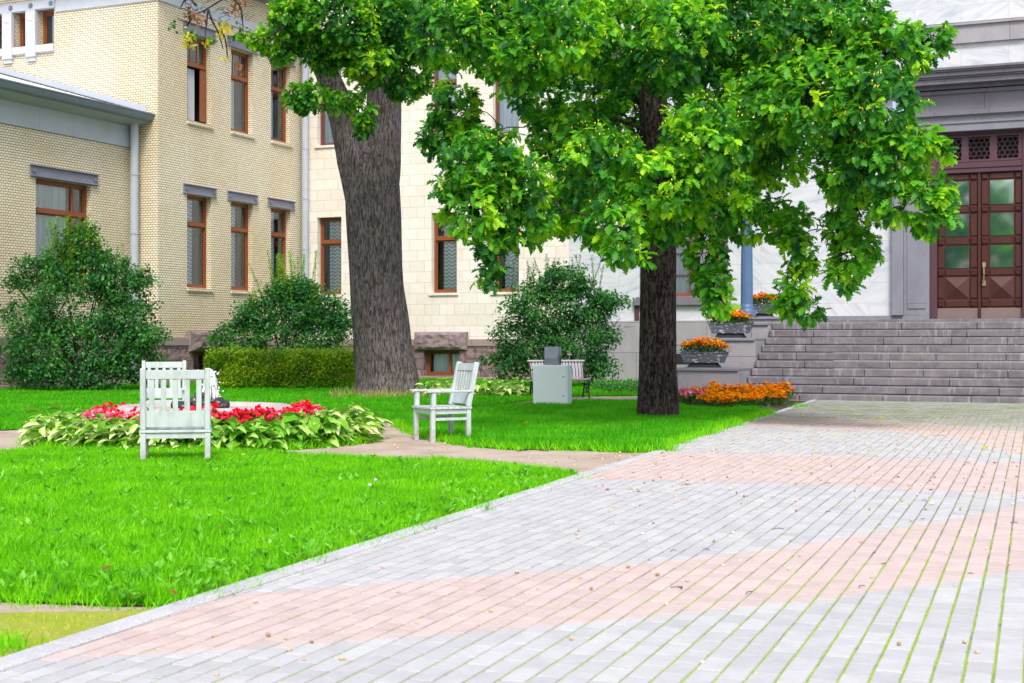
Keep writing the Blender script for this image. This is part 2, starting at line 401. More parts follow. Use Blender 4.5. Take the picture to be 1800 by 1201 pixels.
def hosta_mat(name, rim, mid, pale):
    t = NT(name); u = t.attr('side'); a = t.attr('tint')
    c = t.mix(t.math('MULTIPLY', t.ramp(u, [(.25, (1,1,1)), (.62, (0,0,0))]), t.ramp(a, [(.35, (0,0,0)), (.62, (1,1,1))])), t.mix(a, rim, mid), pale)
    t.leafy(c, .3, .4); return t.m
M['hosta'] = hosta_mat('variegated_hosta_leaves', (.16, .42, .03), (.38, .64, .05), (.86, .92, .50))
M['hosta_green'] = hosta_mat('green_hosta_leaves', (.11, .40, .02), (.28, .58, .035), (.50, .72, .20))
M['red_petal'] = foliage('red_begonia_petals', (.75, .015, .04), (.95, .03, .09), (.98, .14, .30), .3, 1.1)
M['pink_petal'] = foliage('pink_begonia_petals', (.88, .10, .30), (.92, .26, .48), (.95, .66, .76), .3, 1.1)
M['orange_petal'] = foliage('orange_marigold_petals', (.90, .27, .0), (1.0, .40, .0), (1.0, .58, .01), .4, 1.0)
M['dark_leaf'] = foliage('dark_flower_foliage', (.025, .09, .02), (.05, .16, .03), (.10, .26, .05), .3)
def ground_mat():
    t = NT('sandy_earth'); o = t.pos(); n = t.noise(o, 1.3, 7, .65); n2 = t.noise(o, 55, 4, .7)
    c = t.ramp(n, [(.3, (.36, .28, .21)), (.55, (.50, .41, .34)), (.75, (.56, .47, .37))])
    c = t.mix(.35, c, t.ramp(n2, [(.3, (.6, .57, .52)), (.7, (1.1, 1.1, 1.1))]), 'MULTIPLY')
    t.pbr(c, .95, 0, t.bump(n2, .5, .02), .2); return t.m
M['ground'] = ground_mat()
def lawn_mat():
    t = NT('lawn_turf'); o = t.pos(); n = t.noise(o, 30, 5, .7)
    t.pbr(t.ramp(n, [(.3, (.035, .13, .006)), (.7, (.08, .30, .010))]), .95, 0, t.bump(n, 1, .05), .1); return t.m
M['turf'] = lawn_mat()
QDCX, QDCY = math.cos(math.atan(.368)), math.sin(math.atan(.368)); QCX = (-1.99+.338*(33.4-5.53))*QDCX-33.4*QDCY-.12
def joint_mat():
    t = NT('mossy_joint_sand'); o = t.pos(); n = t.noise(o, 1.6, 5, .7); n2 = t.noise(o, 30, 4, .7)
    x, y, z = t.sep(o)
    near = t.math('MULTIPLY', t.math('SUBTRACT', 8.2, y), .05); near = t.math('ADD', t.math('MINIMUM', t.math('MAXIMUM', near, -.16), .12), t.math('MULTIPLY', x, .02))
    near = t.math('ADD', near, t.math('MULTIPLY', t.math('SUBTRACT', t.noise(t.mapv(o, (7, 2.2, 1)), 1.0, 4, .7), .5), .8))
    f = t.math('ADD', n, near)
    qq = t.math('SUBTRACT', t.math('SUBTRACT', t.math('MULTIPLY', x, float(QDCX)), t.math('MULTIPLY', y, float(QDCY))), float(QCX))
    fr = t.math('PINGPONG', qq, .1105/2); lon = t.math('LESS_THAN', fr, .0062)
    m = t.math('MULTIPLY', t.ramp(f, [(.40, (0,0,0)), (.60, (1,1,1))]), t.math('ADD', t.math('MULTIPLY', lon, .82), .18))
    c = t.mix(m, t.ramp(n2, [(.3, (.15, .145, .14)), (.7, (.30, .29, .27))]), t.ramp(n2, [(.3, (.16, .34, .03)), (.5, (.30, .46, .05)), (.7, (.42, .46, .08))]))
    t.pbr(c, .95, 0, t.bump(n2, .8, .02), .1); return t.m
M['joint'] = joint_mat()
def paver_mat():
    t = NT('concrete_pavers'); o = t.pos(); pk = t.attr('pink'); rn = t.attr('rnd')
    n = t.noise(o, .7, 5, .6); n2 = t.noise(o, 140, 3, .8); n3 = t.noise(o, 7, 5, .7)
    g = t.mix(rn, (.455, .455, .465), (.535, .535, .54)); p = t.mix(rn, (.545, .435, .405), (.61, .495, .465))
    c = t.mix(pk, g, p)
    c = t.mix(.5, c, t.ramp(n3, [(.25, (.76, .75, .73)), (.55, (1, 1, 1)), (.76, (1.2, 1.2, 1.2))]), 'MULTIPLY')
    c = t.mix(.22, c, t.ramp(n2, [(.3, (.55, .55, .55)), (.7, (1.2, 1.2, 1.2))]), 'MULTIPLY')
    x, y, z = t.sep(o)   # moss patches, and tree shade painted in as a darker base, before the steps
    bb = t.math('ADD', t.math('MULTIPLY', x, .4), t.math('MULTIPLY', y, .9165))           # distance towards the facade
    zone = t.ramp(t.math('SUBTRACT', t.math('MULTIPLY', t.math('SUBTRACT', bb, 21.0), .095), t.math('MULTIPLY', t.math('SUBTRACT', bb, 30.5), 0.0)), [(0, (0,0,0)), (.30, (.8,.8,.8)), (.55, (1,1,1)), (.95, (.8,.8,.8))])
    mz = t.math('MULTIPLY', zone, t.ramp(t.noise(t.mapv(o, (1, .8, 1)), 1.9, 9, .8), [(.43, (0,0,0)), (.60, (1,1,1))]))
    c = t.mix(t.math('MULTIPLY', zone, .62), c, t.mix(1, c, (.48, .46, .46), 'MULTIPLY'))
    c = t.mix(t.math('MULTIPLY', mz, .92), c, t.mix(t.noise(o, 18, 3), (.10, .14, .03), (.22, .27, .04)))
    t.pbr(c, .85, 0, t.bump(n2, .25, .004), .3); return t.m
M['paver'] = paver_mat()
def moss_mat():
    t = NT('yellow_green_moss'); o = t.pos(); n = t.noise(o, 3.5, 6, .7); n2 = t.noise(o, 60, 4, .8)
    c = t.ramp(n, [(.36, (.60, .50, .30)), (.45, (.60, .66, .10)), (.75, (.42, .62, .03))])
    c = t.mix(.5, c, t.ramp(n2, [(.3, (.6, .6, .6)), (.7, (1.15, 1.15, 1.15))]), 'MULTIPLY')
    t.pbr(c, .95, 0, t.bump(n2, 1, .03), .1); return t.m
M['moss'] = moss_mat()

# ------------------------------------------------------------------ ground
def gp(px, py, z=0.0):
    D = (CAM_H-z)*F/(py-600.0); return ((px-900)/F*D, D)
def at(px, py, D): return Vector(((px-900)/F*D, D, CAM_H+(600-py)/F*D))
MB().add([(-150,-60,0),(150,-60,0),(150,180,0),(-150,180,0)], [(0,1,2,3)]).build('ground', M['ground'], kind='structure')

def sheet(name, poly, z, m, kind='structure', **kw):
    n = len(poly); return MB().add([(x,y,z) for x,y in poly], [tuple(range(n))]).build(name, m, kind=kind, **kw)
TANP = .338; PH = math.atan(TANP); PD = np.array([math.sin(PH), math.cos(PH)]); QD = np.array([math.cos(PH), -math.sin(PH)])
def curb_x(y): return -1.99+TANP*(y-5.53)
Q0 = float(np.dot((-1.99, 5.53), QD))
CW = .125/math.cos(PH)
lawn_near = [(-9.5, 15.6), (-6.3, 15.9), (-5.6, 16.6), (-4.1, 16.6), (-2.9, 16.4), (-2.4, 15.9), (-1.9, 15.55), (-.6, 15.1), (.23, 14.3), (.62, 13.5), (curb_x(12.9)-CW-.02, 12.9), (curb_x(9)-CW, 9.0), (curb_x(7.1)-CW, 7.1), (curb_x(6.95)-CW, 6.95), (-1.9, 6.95), (-2.7, 7.1), (-4.5, 7.0), (-9.5, 7.4)]
lawn_mid = [(-1.75, 21.9), (-1.2, 19.2), (-.75, 18.0), (-.35, 17.35), (0, 17.0), (.7, 17.0), (1.35, 16.6), (1.85, 16.75), (curb_x(17.3)-CW, 17.3), (curb_x(25.6)-CW, 25.6), (curb_x(26.6)-CW-.4, 26.8), (3.4, 27.4), (3.2, 30.0), (1.6, 30.3), (.4, 29.0), (-.3, 27.8), (-1.4, 26.5), (-2.2, 23.5)]
lawn_back = [(-16, 20.6), (-7.4, 20.7), (-6.8, 21.6), (-5.0, 23.0), (-2.6, 22.9), (-2.1, 22.4), (-2.2, 23.5), (-1.4, 26.5), (-.3, 27.8), (-.35, 28.8), (.2, 30.6), (1.2, 33.4), (4.4, 34.2), (8.5, 36.5), (8.5, 47), (-8, 52), (-14, 48), (-30, 40), (-30, 20.6)]
for p in (lawn_near, lawn_mid, lawn_back): sheet('lawn', p, .012, M['turf'])
sheet('moss', [(curb_x(6.9)-CW, 6.9), (-1.95, 6.82), (-2.7, 6.75), (-4.5, 6.6), (-4.5, 4.2), (curb_x(4.2)-CW, 4.2)], .008, M['moss'])
sheet('flower_bed_soil', [(3.3, 27.3), (curb_x(26.7)-CW, 26.7), (curb_x(28.9)-CW, 28.6), (curb_x(30.9)-CW, 30.9), (5.0, 31.6), (3.3, 31.0)], .014, plain('dark_bed_soil', (.07, .05, .035), .95, 0, .3, 12, .8))

# kerb: stones laid end to end
cm = MB(); p = 4.0
while p < 33.5:
    L = 1.0+random.uniform(-.05, .25); g = .006
    hgt = .036 if p < 12 else max(.020, .036-.005*(p-12))
    qa, qb = Q0-.125, Q0-.004; j = random.uniform(-.002, .002)
    corners = [(qa, p+g), (qb, p+g), (qb, p+L-g), (qa, p+L-g)]
    lo = [tuple(QD*q+PD*s)+(-.05,) for q, s in corners]; k = .016
    mid = [tuple(QD*q+PD*s)+(hgt-k+j,) for q, s in corners]
    top = [tuple(QD*(q+(k if i in (0,3) else -k))+PD*(s+(k*.3 if i < 2 else -k*.3)))+(hgt+j,) for i, (q, s) in enumerate(corners)]
    cm.add(lo+mid+top, [(8,9,10,11)]+[(a, (a+1)%4, (a+1)%4+4, a+4) for a in range(4)]+[(a+4, (a+1)%4+4, (a+1)%4+8, a+8) for a in range(4)])
    p += L
cm.build('kerb', M['curb'], kind='structure')

# paving: every paver modelled, sinuous pink bands
def interp(pts):
    xs = np.array([a for a, b in pts]); ys = np.array([b for a, b in pts]); return lambda x: np.interp(x, xs, ys)
def P2(l): return sorted([gp(a, b) for a, b in l])
b1lo = interp([(-4, 5.0)]+P2([(70,1165),(287,1155),(600,1133),(833,1117),(1095,1093),(1280,1075),(1456,1057),(1622,1033),(1778,1009)])+[(3.6, 8.6), (5.5, 10.8), (8, 14.5)])
b1hi = interp([(-4, 6.4)]+P2([(400,1051),(600,1035),(778,1022),(1000,1005),(1133,994),(1333,973),(1517,942),(1693,913),(1800,890)])+[(5.5, 14.0), (8, 19)])
b2lo = interp([(0, 13.4)]+P2([(1100,845),(1367,852),(1533,859),(1667,867),(1800,871)])+[(4.9, 11.9), (5.6, 14.6), (8, 20)])
b2hi = interp([(0, 17)]+P2([(1185,797),(1300,800),(1489,804),(1622,810),(1800,815)])+[(8, 16.0)])
b3 = P2([]) or [(2.5, 22.6), (4.2,21.2),(5.35,20.4),(5.75,19.5),(5.95,17.9),(5.75,16.2),(6.3,15.2),(8.5,15),(8.5,18),(7.3,20.3),(6.8,21.7),(4.96,24.6),(2.5,25.5)]
def in_poly(X, Y, poly):
    c = np.zeros(X.shape, bool); n = len(poly)
    for i in range(n):
        x1, y1 = poly[i]; x2, y2 = poly[i-1]
        if y1 == y2: continue
        c ^= ((y1 > Y) != (y2 > Y)) & (X < (x2-x1)*(Y-y1)/(y2-y1)+x1)
    return c
def pink(X, Y):
    a = (Y > b1lo(X)) & (Y < b1hi(X)); b = (Y > b2lo(X)) & (Y < b2hi(X)) & (X > .3)
    return a | b | in_poly(X, Y, b3)
PW, PL = .1105, .213
ph2 = math.atan(.368); PDC = np.array([math.sin(ph2), math.cos(ph2)]); QDC = np.array([math.cos(ph2), -math.sin(ph2)])
QC = float(np.dot((curb_x(33.4), 33.4), QDC))-.12
V = []; PK = []; RN = []
nrow = int(7.3/PW)
for r in range(nrow):
    q0 = QC+r*PW; jw = .0068
    p = 3.9 + (r % 2)*PL/2 + random.uniform(-.01, .01)
    while p < 33.4:
        ga = jw/2+random.uniform(-.0015, .0015); ge = random.uniform(.0042, .0066)
        qa, qb, pa, pb = q0+ga, q0+PW-ga, p+ge, p+PL-ge
        cs = np.array([[qa,pa],[qb,pa],[qb,pb],[qa,pb]]); W_ = cs[:, :1]*QDC+cs[:, 1:]*PDC
        c0 = W_.mean(0); p += PL
        if (abs(c0[0]) > .36*c0[1]+2.5 and c0[0] > 0) or c0[0] < curb_x(c0[1])-.075: continue
        zt = .013+random.uniform(-.0012, .0012); rn = random.random(); k = .0035
        t1, t2 = random.uniform(-.0012, .0012), random.uniform(-.0012, .0012)
        flag = pink(W_[:, 0], W_[:, 1]); same = flag.all() or not flag.any()
        def quad(qq, zz, pkv):
            V.extend([tuple(q*QDC+s*PDC)+(z,) for (q, s), z in zip(qq, zz)]); PK.extend([pkv]*4); RN.extend([rn]*4)
        ta = [(qa+k, pa+k), (qb-k, pa+k), (qb-k, pb-k), (qa+k, pb-k)]; tz = [zt, zt+t1, zt+t1+t2, zt+t2]
        pv = float(flag[0])
        if same: quad(ta, tz, pv)
        else:
            nu, nv = 8, 16
            for i in range(nu):
                for j in range(nv):
                    u0, u1, v0, v1 = i/nu, (i+1)/nu, j/nv, (j+1)/nv
                    f = lambda u, v: (qa+k+(qb-qa-2*k)*u, pa+k+(pb-pa-2*k)*v)
                    m_ = f((u0+u1)/2, (v0+v1)/2); wq = m_[0]*QDC+m_[1]*PDC
                    quad([f(u0,v0), f(u1,v0), f(u1,v1), f(u0,v1)], [zt+t1*a_+t2*b_ for a_, b_ in ((u0,v0),(u1,v0),(u1,v1),(u0,v1))], float(pink(np.array(wq[0]), np.array(wq[1]))))
        oc = [(qa, pa), (qb, pa), (qb, pb), (qa, pb)]
        for i in range(4):
            j = (i+1) % 4; quad([oc[i], oc[j], ta[j], ta[i]], [.0005, .0005, tz[j], tz[i]], float(flag[i]))
V = np.array(V); Fq = np.arange(len(V)).reshape(-1, 4)
o = np_mesh('paving', V, Fq, M['paver'], attrs={'pink': np.array(PK), 'rnd': np.array(RN)}); tag(o, kind='structure')
qe = QC+nrow*PW
pv_far = [tuple(QDC*qe+PDC*3.9), tuple(QDC*(qe+40)+PDC*3.9), tuple(QDC*(qe+40)+PDC*45), tuple(QDC*qe+PDC*45)]
sheet('forecourt', pv_far, .010, plain('grey_forecourt_pavers', (.50, .50, .51), .9, 0, .1, 3, .2))
sheet('paving_joints', [tuple(QD*(Q0-.02)+PD*3.8), tuple(QDC*qe+PDC*3.8), tuple(QDC*qe+PDC*34), tuple(QD*(Q0-.02)+PD*33.6)], .0078, M['joint'])

# ------------------------------------------------------------------ grass
def sample_poly(poly, n):
    a = np.array(poly); lo = a.min(0); hi = a.max(0); out = []; tot = 0
    while tot < n:
        q = rng.uniform(lo, hi, size=(n, 2)); q = q[in_poly(q[:, 0], q[:, 1], poly)]; out.append(q); tot += len(q)
    return np.concatenate(out)[:n]
def poly_area(p): 
    a = np.array(p); x, y = a[:, 0], a[:, 1]; return abs(np.dot(x, np.roll(y, 1))-np.dot(y, np.roll(x, 1)))/2
def snoise(X, Y, s, seed=0):
    o_ = np.zeros(X.shape); r2 = np.random.default_rng(seed)
    for k in range(6):
        a = r2.uniform(0, 6.28); f = s*r2.uniform(.6, 1.8); o_ += np.sin((X*math.cos(a)+Y*math.sin(a))*f+r2.uniform(0, 6.28))
    return o_/6
BT = np.array([(-.5, 0, 0), (.5, 0, 0), (-.42, .55, .10), (.42, .55, .10), (0, 1, .32)], float)
BT[:, 1], BT[:, 2] = BT[:, 1], BT[:, 2]
BF = np.array([(0, 1, 3), (0, 3, 2), (2, 3, 4)])
def grass_patch(poly, density, h, wd, vis=True, holes=None, zz=.012):
    n = int(poly_area(poly)*density); q = sample_poly(poly, n)
    if vis: q = q[(np.abs(q[:, 0]) < .36*q[:, 1]+.9)]
    if holes is not None: q = q[~holes(q)]
    n = len(q); P = np.column_stack([q, np.full(n, zz)])
    lump = 1+.28*snoise(q[:, 0], q[:, 1], 5, 3)+.2*snoise(q[:, 0], q[:, 1], 17, 4)
    D = unit(n)*.38; D[:, 2] = 1; N = unit(n); N[:, 2] *= .2
    L = h*lump*rng.uniform(.55, 1.25, n); W_ = wd*rng.uniform(.7, 1.3, n)
    tint = np.clip(.48+.20*snoise(q[:, 0], q[:, 1], 3.7, 8)+.18*snoise(q[:, 0], q[:, 1], 11, 18)+rng.normal(0, .2, n), 0, 1)
    return leaves(P, D, N, L, W_, BT, BF, tint)
def merge(parts):
    Vs = []; Fs = []; T = []; n = 0
    for v, f, t in parts: Vs.append(v); Fs.append(f+n); T.append(t); n += len(v)
    return np.concatenate(Vs), np.concatenate(Fs), np.concatenate(T)
v, f, t = merge([grass_patch(lawn_near, 5200, .075, .0055)])
tag(np_mesh('grass', v, f, M['grass'], attrs={'tint': t}), 'bright green mown grass of the near lawn beside the kerb', 'grass', kind='stuff')
FX, FY = -4.04, 18.75                                  # fountain centre
v, f, t = merge([grass_patch(lawn_mid, 1900, .09, .009)])
tag(np_mesh('grass', v, f, M['grass_shade'], attrs={'tint': t}), 'lawn grass painted in shade tones around the slim oak and white armchair', 'grass', kind='stuff')
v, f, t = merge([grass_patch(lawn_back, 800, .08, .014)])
tag(np_mesh('grass', v, f, M['grass_shade'], attrs={'tint': t}), 'lawn grass between the fountain and the brick building', 'grass', kind='stuff')
# rim of longer grass around the round bed
ring = [(FX+2.2*math.cos(a), FY+2.2*math.sin(a)) for a in np.linspace(0, 2*math.pi, 40)[:-1]]
sheet('bed_turf', ring, .02, M['turf'])
v, f, t = grass_patch(ring, 2300, .10, .009, False, lambda q: np.hypot(q[:, 0]-FX, q[:, 1]-FY) < 1.7, .02)
tag(np_mesh('grass', v, f, M['grass_shade'], attrs={'tint': t}), 'long grass rim around the round fountain bed', 'grass', kind='stuff')
# ragged tufts along lawn edges and on the path
def tufts(pts, h, wd, per=26, spread=.05, z=.0):
    Ps = []; 
    for x, y in pts: Ps.append(np.column_stack([rng.normal(x, spread, per), rng.normal(y, spread, per), np.full(per, z)]))
    P = np.concatenate(Ps); n = len(P); D = unit(n)*.75; D[:, 2] = 1; N = unit(n)
    return leaves(P, D, N, h*rng.uniform(.5, 1.3, n), wd*rng.uniform(.7, 1.3, n), BT, BF, np.clip(rng.normal(.55, .25, n), 0, 1))
def along(poly, i0, i1, step, jit):
    out = []
    for i in range(i0, i1):
        a = np.array(poly[i]); b = np.array(poly[(i+1) % len(poly)]); n = max(1, int(np.linalg.norm(b-a)/step))
        for k in range(n): out.append(tuple(a+(b-a)*(k+random.random())/n+rng.normal(0, jit, 2)))
    return out
T1 = tufts(along(lawn_near, 0, 10, .09, .03)+along(lawn_near, 10, 17, .07, .035), .07, .0055)
ringp = along(ring, 0, 39, .07, .02)
T2 = tufts(ringp+along(lawn_mid, 0, 9, .09, .04), .12, .009)
T3 = tufts([gp(15, 1145), gp(25, 1150), gp(5, 1140), gp(770, 810), gp(775, 812), gp(843, 900), gp(730, 925), gp(1290, 735), gp(1403, 716), gp(1408, 714), gp(1413, 716), gp(1397, 718)], .09, .006, 40)
v, f, t = merge([T1, T2, T3])
tag(np_mesh('grass_tufts', v, f, M['grass'], attrs={'tint': t}), 'ragged grass tufts spilling over the lawn edges', 'grass', kind='stuff')
mp = sample_poly([(-1.62, 5.2), (-1.95, 6.8), (-2.7, 6.75), (-3.2, 6.6), (-2.6, 5.0)], 170)
v, f, t = tufts([tuple(q) for q in mp if q[0] < curb_x(q[1])-CW-.03], .028, .004, 22, .045)
M['moss_blade'] = foliage('yellow_green_moss_blades', (.30, .42, .02), (.50, .60, .04), (.72, .72, .12), .3, 1.0)
tag(np_mesh('moss_tufts', v, f, M['moss_blade'], attrs={'tint': t}), 'short yellow-green mossy tufts on the bare corner by the kerb', 'moss', kind='stuff')
sp = sample_poly(lawn_near, 420)
M['dull_blade'] = foliage('dull_grass_blades', (.10, .22, .02), (.30, .38, .05), (.55, .50, .18), .4, 1.0)
v, f, t = tufts([tuple(q) for q in sp], .075, .005, 10, .09)
tag(np_mesh('dull_grass', v, f, M['dull_blade'], attrs={'tint': t}), 'duller and drying grass blades mixed into the near lawn', 'grass', kind='stuff')
M['straw'] = foliage('dry_straw_grass', (.30, .26, .10), (.42, .36, .16), (.40, .46, .10), .3, 1.0)
v, f, t = tufts([gp(px, 700+random.uniform(-3, 4)) for px in (588, 596, 604, 652, 660, 668, 676, 684, 700, 712, 725, 735, 640, 625)], .24, .012, 45, .10)
tag(np_mesh('dry_grass_tufts', v, f, M['straw'], attrs={'tint': t}), 'straw coloured long grass round the foot of the massive oak', 'grass', kind='stuff')
# weeds: broad leaved dandelion / clover leaves in the near lawn
wp = sample_poly(lawn_near, 6500); cxw = np.array([curb_x(y) for y in wp[:, 1]])
keep = (rng.random(len(wp)) < np.clip(1.1-(cxw-wp[:, 0])*.9, .22, 1)) | ((wp[:, 1] < 7.9) & (rng.random(len(wp)) < .5))
wp = wp[keep & (np.abs(wp[:, 0]) < .36*wp[:, 1]+.5)]
wp = np.repeat(wp, 6, 0); n = len(wp); P = np.column_stack([wp, np.full(n, .03)])
ang = rng.uniform(0, 6.28, n); D = np.column_stack([np.cos(ang), np.sin(ang), rng.uniform(.5, 1.6, n)]); N = np.column_stack([rng.normal(0, .3, n), rng.normal(0, .3, n), np.ones(n)])
v, f, t = leaves(P, D, N, rng.uniform(.04, .10, n), rng.uniform(.02, .038, n), SMALL_T, SMALL_F, np.clip(rng.normal(.5, .3, n), 0, 1))
tag(np_mesh('weeds', v, f, M['weed'], attrs={'tint': t}), 'broad leaved weeds growing in the near lawn by the kerb', 'weeds', kind='stuff')

for px, py, hh in ((660, 893, .21), (650, 893, .17), (1030, 812, .0)):
    if not hh: continue
    x, y = gp(px, py); dn = empty('dandelion', (x, y, .01), 0, 'dandelion seed head on a %s stalk in the near lawn' % ('tall' if hh > .2 else 'shorter'), 'plant')
    m = MB(); m.tube([(0, 0, 0), (.008, 0, hh*.6), (0, .005, hh)], .0028, 6); m.build('stalk', M['weed'], dn)
    m = MB(); m.ball((0, .005, hh), .013, 8, 6, .3); m.build('seed_head', M['white_trim'], dn)
# ------------------------------------------------------------------ building frame
F0 = Vector((-7.31, 49.82, 0)); RZ = -math.atan2(.4, .9165)
E1 = Vector((.9165, -.4, 0)); E2 = Vector((.4, .9165, 0))
def bw(a, b, z=0): return F0+E1*a+E2*b+Vector((0, 0, z))
def pa(px, b=0.0):
    u = (px-900)/F; X0 = -7.31+.4*b; Y0 = 49.82+.9165*b
    return (u*Y0-X0)/(.9165+.4*u)
FB = lambda b0: (lambda u, z, d: (u, b0+d, z))          # faces the street (normal -b)
FA = lambda a0: (lambda u, z, d: (a0-d, u, z))          # faces right (normal +a)
def mbox(mb, T, u0, u1, z0, z1, d0, d1):
    vs_ = [T(u0,z0,d0),T(u1,z0,d0),T(u1,z0,d1),T(u0,z0,d1),T(u0,z1,d0),T(u1,z1,d0),T(u1,z1,d1),T(u0,z1,d1)]
    return mb.add(vs_, [(0,3,2,1),(4,5,6,7),(0,1,5,4),(1,2,6,5),(2,3,7,6),(3,0,4,7)])
def wall(T, u0, u1, z0, z1, ops, depth, mb=None):
    mb = mb or MB()
    us = sorted({u0, u1, *[x for o_ in ops for x in o_[:2] if u0 < x < u1]}); zs = sorted({z0, z1, *[x for o_ in ops for x in o_[2:4] if z0 < x < z1]})
    for i in range(len(us)-1):
        for j in range(len(zs)-1):
            cu, cz = (us[i]+us[i+1])/2, (zs[j]+zs[j+1])/2
            if any(o_[0] < cu < o_[1] and o_[2] < cz < o_[3] for o_ in ops): continue
            mb.add([T(us[i],zs[j],0),T(us[i+1],zs[j],0),T(us[i+1],zs[j+1],0),T(us[i],zs[j+1],0)], [(0,1,2,3)])
    for a, b, c, d in ops:
        mb.add([T(a,c,0),T(a,d,0),T(a,d,depth),T(a,c,depth)], [(0,1,2,3)]); mb.add([T(b,c,0),T(b,d,0),T(b,d,depth),T(b,c,depth)], [(3,2,1,0)])
        mb.add([T(a,d,0),T(b,d,0),T(b,d,depth),T(a,d,depth)], [(0,1,2,3)]); mb.add([T(a,c,0),T(b,c,0),T(b,c,depth),T(a,c,depth)], [(3,2,1,0)])
    return mb
def window(par, T, u0, u1, z0, z1, d, tr=.30, curtain='lace', muntin=0, side=1, vert=None, cov=(.0, 1.0), fw=.075, wood_='wood', openw=False, twop=None):
    fm = MB(); e = .003; zt = z1-(z1-z0)*tr
    mbox(fm, T, u0+e, u0+fw, z0+e, z1-e, d, d+.12); mbox(fm, T, u1-fw, u1-e, z0+e, z1-e, d, d+.12)
    mbox(fm, T, u0+fw, u1-fw, z0+e, z0+fw, d+.004, d+.12); mbox(fm, T, u0+fw, u1-fw, z1-fw, z1-e, d+.004, d+.12)
    if tr: mbox(fm, T, u0+fw, u1-fw, zt-.05, zt+.05, d-.03, d+.11)
    i = .045                                             # sash inside the frame
    for (a, b, c, dd) in ([(u0+fw, u1-fw, z0+fw, zt-.05), (u0+fw, u1-fw, zt+.05, z1-fw)] if tr else [(u0+fw, u1-fw, z0+fw, z1-fw)]):
        if openw and c < zt-.5: continue
        mbox(fm, T, a+.002, a+i, c, dd, d+.03, d+.08); mbox(fm, T, b-i, b-.002, c, dd, d+.03, d+.08)
        mbox(fm, T, a+i, b-i, c, c+i, d+.032, d+.08); mbox(fm, T, a+i, b-i, dd-i, dd, d+.032, d+.08)
    if muntin:
        for k in range(1, muntin+1):
            u = u0+fw+(u1-u0-2*fw)*k/(muntin+1); mbox(fm, T, u-.014, u+.014, zt+.09, z1-fw-.04, d+.04, d+.07)
    for vv in (vert or []): mbox(fm, T, vv-.045, vv+.045, z0+fw, z1-fw, d+.01, d+.10)
    fo = fm.build('window', M[wood_], par)
    g = MB(); zp = (zt if openw else z0)+fw; g.add([T(u0+fw, zp, d+.055), T(u1-fw, zp, d+.055), T(u1-fw, z1-fw, d+.055), T(u0+fw, z1-fw, d+.055)], [(0, 1, 2, 3)]); g.build('pane', M['glass'], fo)
    if curtain:
        uu0 = u0+fw+(u1-u0)*cov[0]; uu1 = u0+(u1-u0)*cov[1]-fw; c = MB(); nn = 24
        for k in range(nn):
            a = uu0+(uu1-uu0)*k/nn; b = uu0+(uu1-uu0)*(k+1)/nn; da = .02*math.sin(k*1.9); db = .02*math.sin((k+1)*1.9)
            c.add([T(a, z0+fw, d+.12+da), T(b, z0+fw, d+.12+db), T(b, z1-fw, d+.12+db), T(a, z1-fw, d+.12+da)], [(0,1,2,3)])
        c.build('curtain', M[curtain], fo)
    r = MB(); mbox(r, T, u0-.3, u1+.3, z0-.3, z1+.3, d+.9, d+.95); mbox(r, T, u0-.3, u0-.25, z0-.3, z1+.3, d+.13, d+.9); mbox(r, T, u1+.25, u1+.3, z0-.3, z1+.3, d+.13, d+.9)
    mbox(r, T, u0-.3, u1+.3, z0-.35, z0-.3, d+.13, d+.95); mbox(r, T, u0-.3, u1+.3, z1+.3, z1+.35, d+.13, d+.95)
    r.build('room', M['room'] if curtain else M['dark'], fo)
    return fo
def lintel(par, T, u0, u1, z0, z1):
    m = MB(); mbox(m, T, u0, u1, z0+.03, z1-.03, -.03, .05); mbox(m, T, u0-.004, u1+.004, z1-.03, z1, -.09, .05); mbox(m, T, u0-.004, u1+.004, z0, z0+.03, -.09, .05)
    lo = m.build('lintel', M['lintel'], par, bevel=.006)
    for u in (u0+.13, u1-.13):
        q = MB(); zc = (z0+z1)/2
        for r_, dd in ((.075, -.045), (.045, -.07)):
            ring_ = [T(u+r_*math.cos(k*math.pi/6), zc+r_*math.sin(k*math.pi/6), dd) for k in range(12)]
            back = [T(u+r_*math.cos(k*math.pi/6), zc+r_*math.sin(k*math.pi/6), -.03) for k in range(12)]
            q.add(ring_+back, [tuple(range(12))]+[(k, (k+1) % 12, (k+1) % 12+12, k+12) for k in range(12)])
        q.build('bolt', M['lintel'], lo)
    return lo
def sill(par, T, u0, u1, z, m='yellow_brick', th=.12, pr=.07):
    s_ = MB(); mbox(s_, T, u0-.02, u1+.02, z-th, z-.004, -pr, .10); return s_.build('sill', M[m], par, bevel=.008)
def rock_face(par, T, u0, u1, z0, z1, pr, name='lintel'):
    m = MB(); nu, nv = 30, 12
    for j in range(nv+1):
        for i in range(nu+1):
            u = u0+(u1-u0)*i/nu; z = z0+(z1-z0)*j/nv; e = min(i, nu-i, 2*j, 2*(nv-j))/4
            q = noise.fractal(Vector((u*3.2, z*3.5, 4)), 1, 2, 4)
            m.v.append(T(u, z+.02*noise.noise(Vector((u*5, z*5, 1)))*min(1, e), -pr*min(1, .45+e*.6)*(1+.45*q)))
    for j in range(nv):
        for i in range(nu):
            a = j*(nu+1)+i; m.f.append((a, a+1, a+nu+2, a+nu+1))
    mbox(m, T, u0, u1, z0, z1, -pr*.35, .1)
    return m.build(name, M['rough_stone2'], par)
M['rough_stone2'] = plain('rock_faced_purple_granite', (.25, .19, .20), .9, 0, .25, 4, .6)

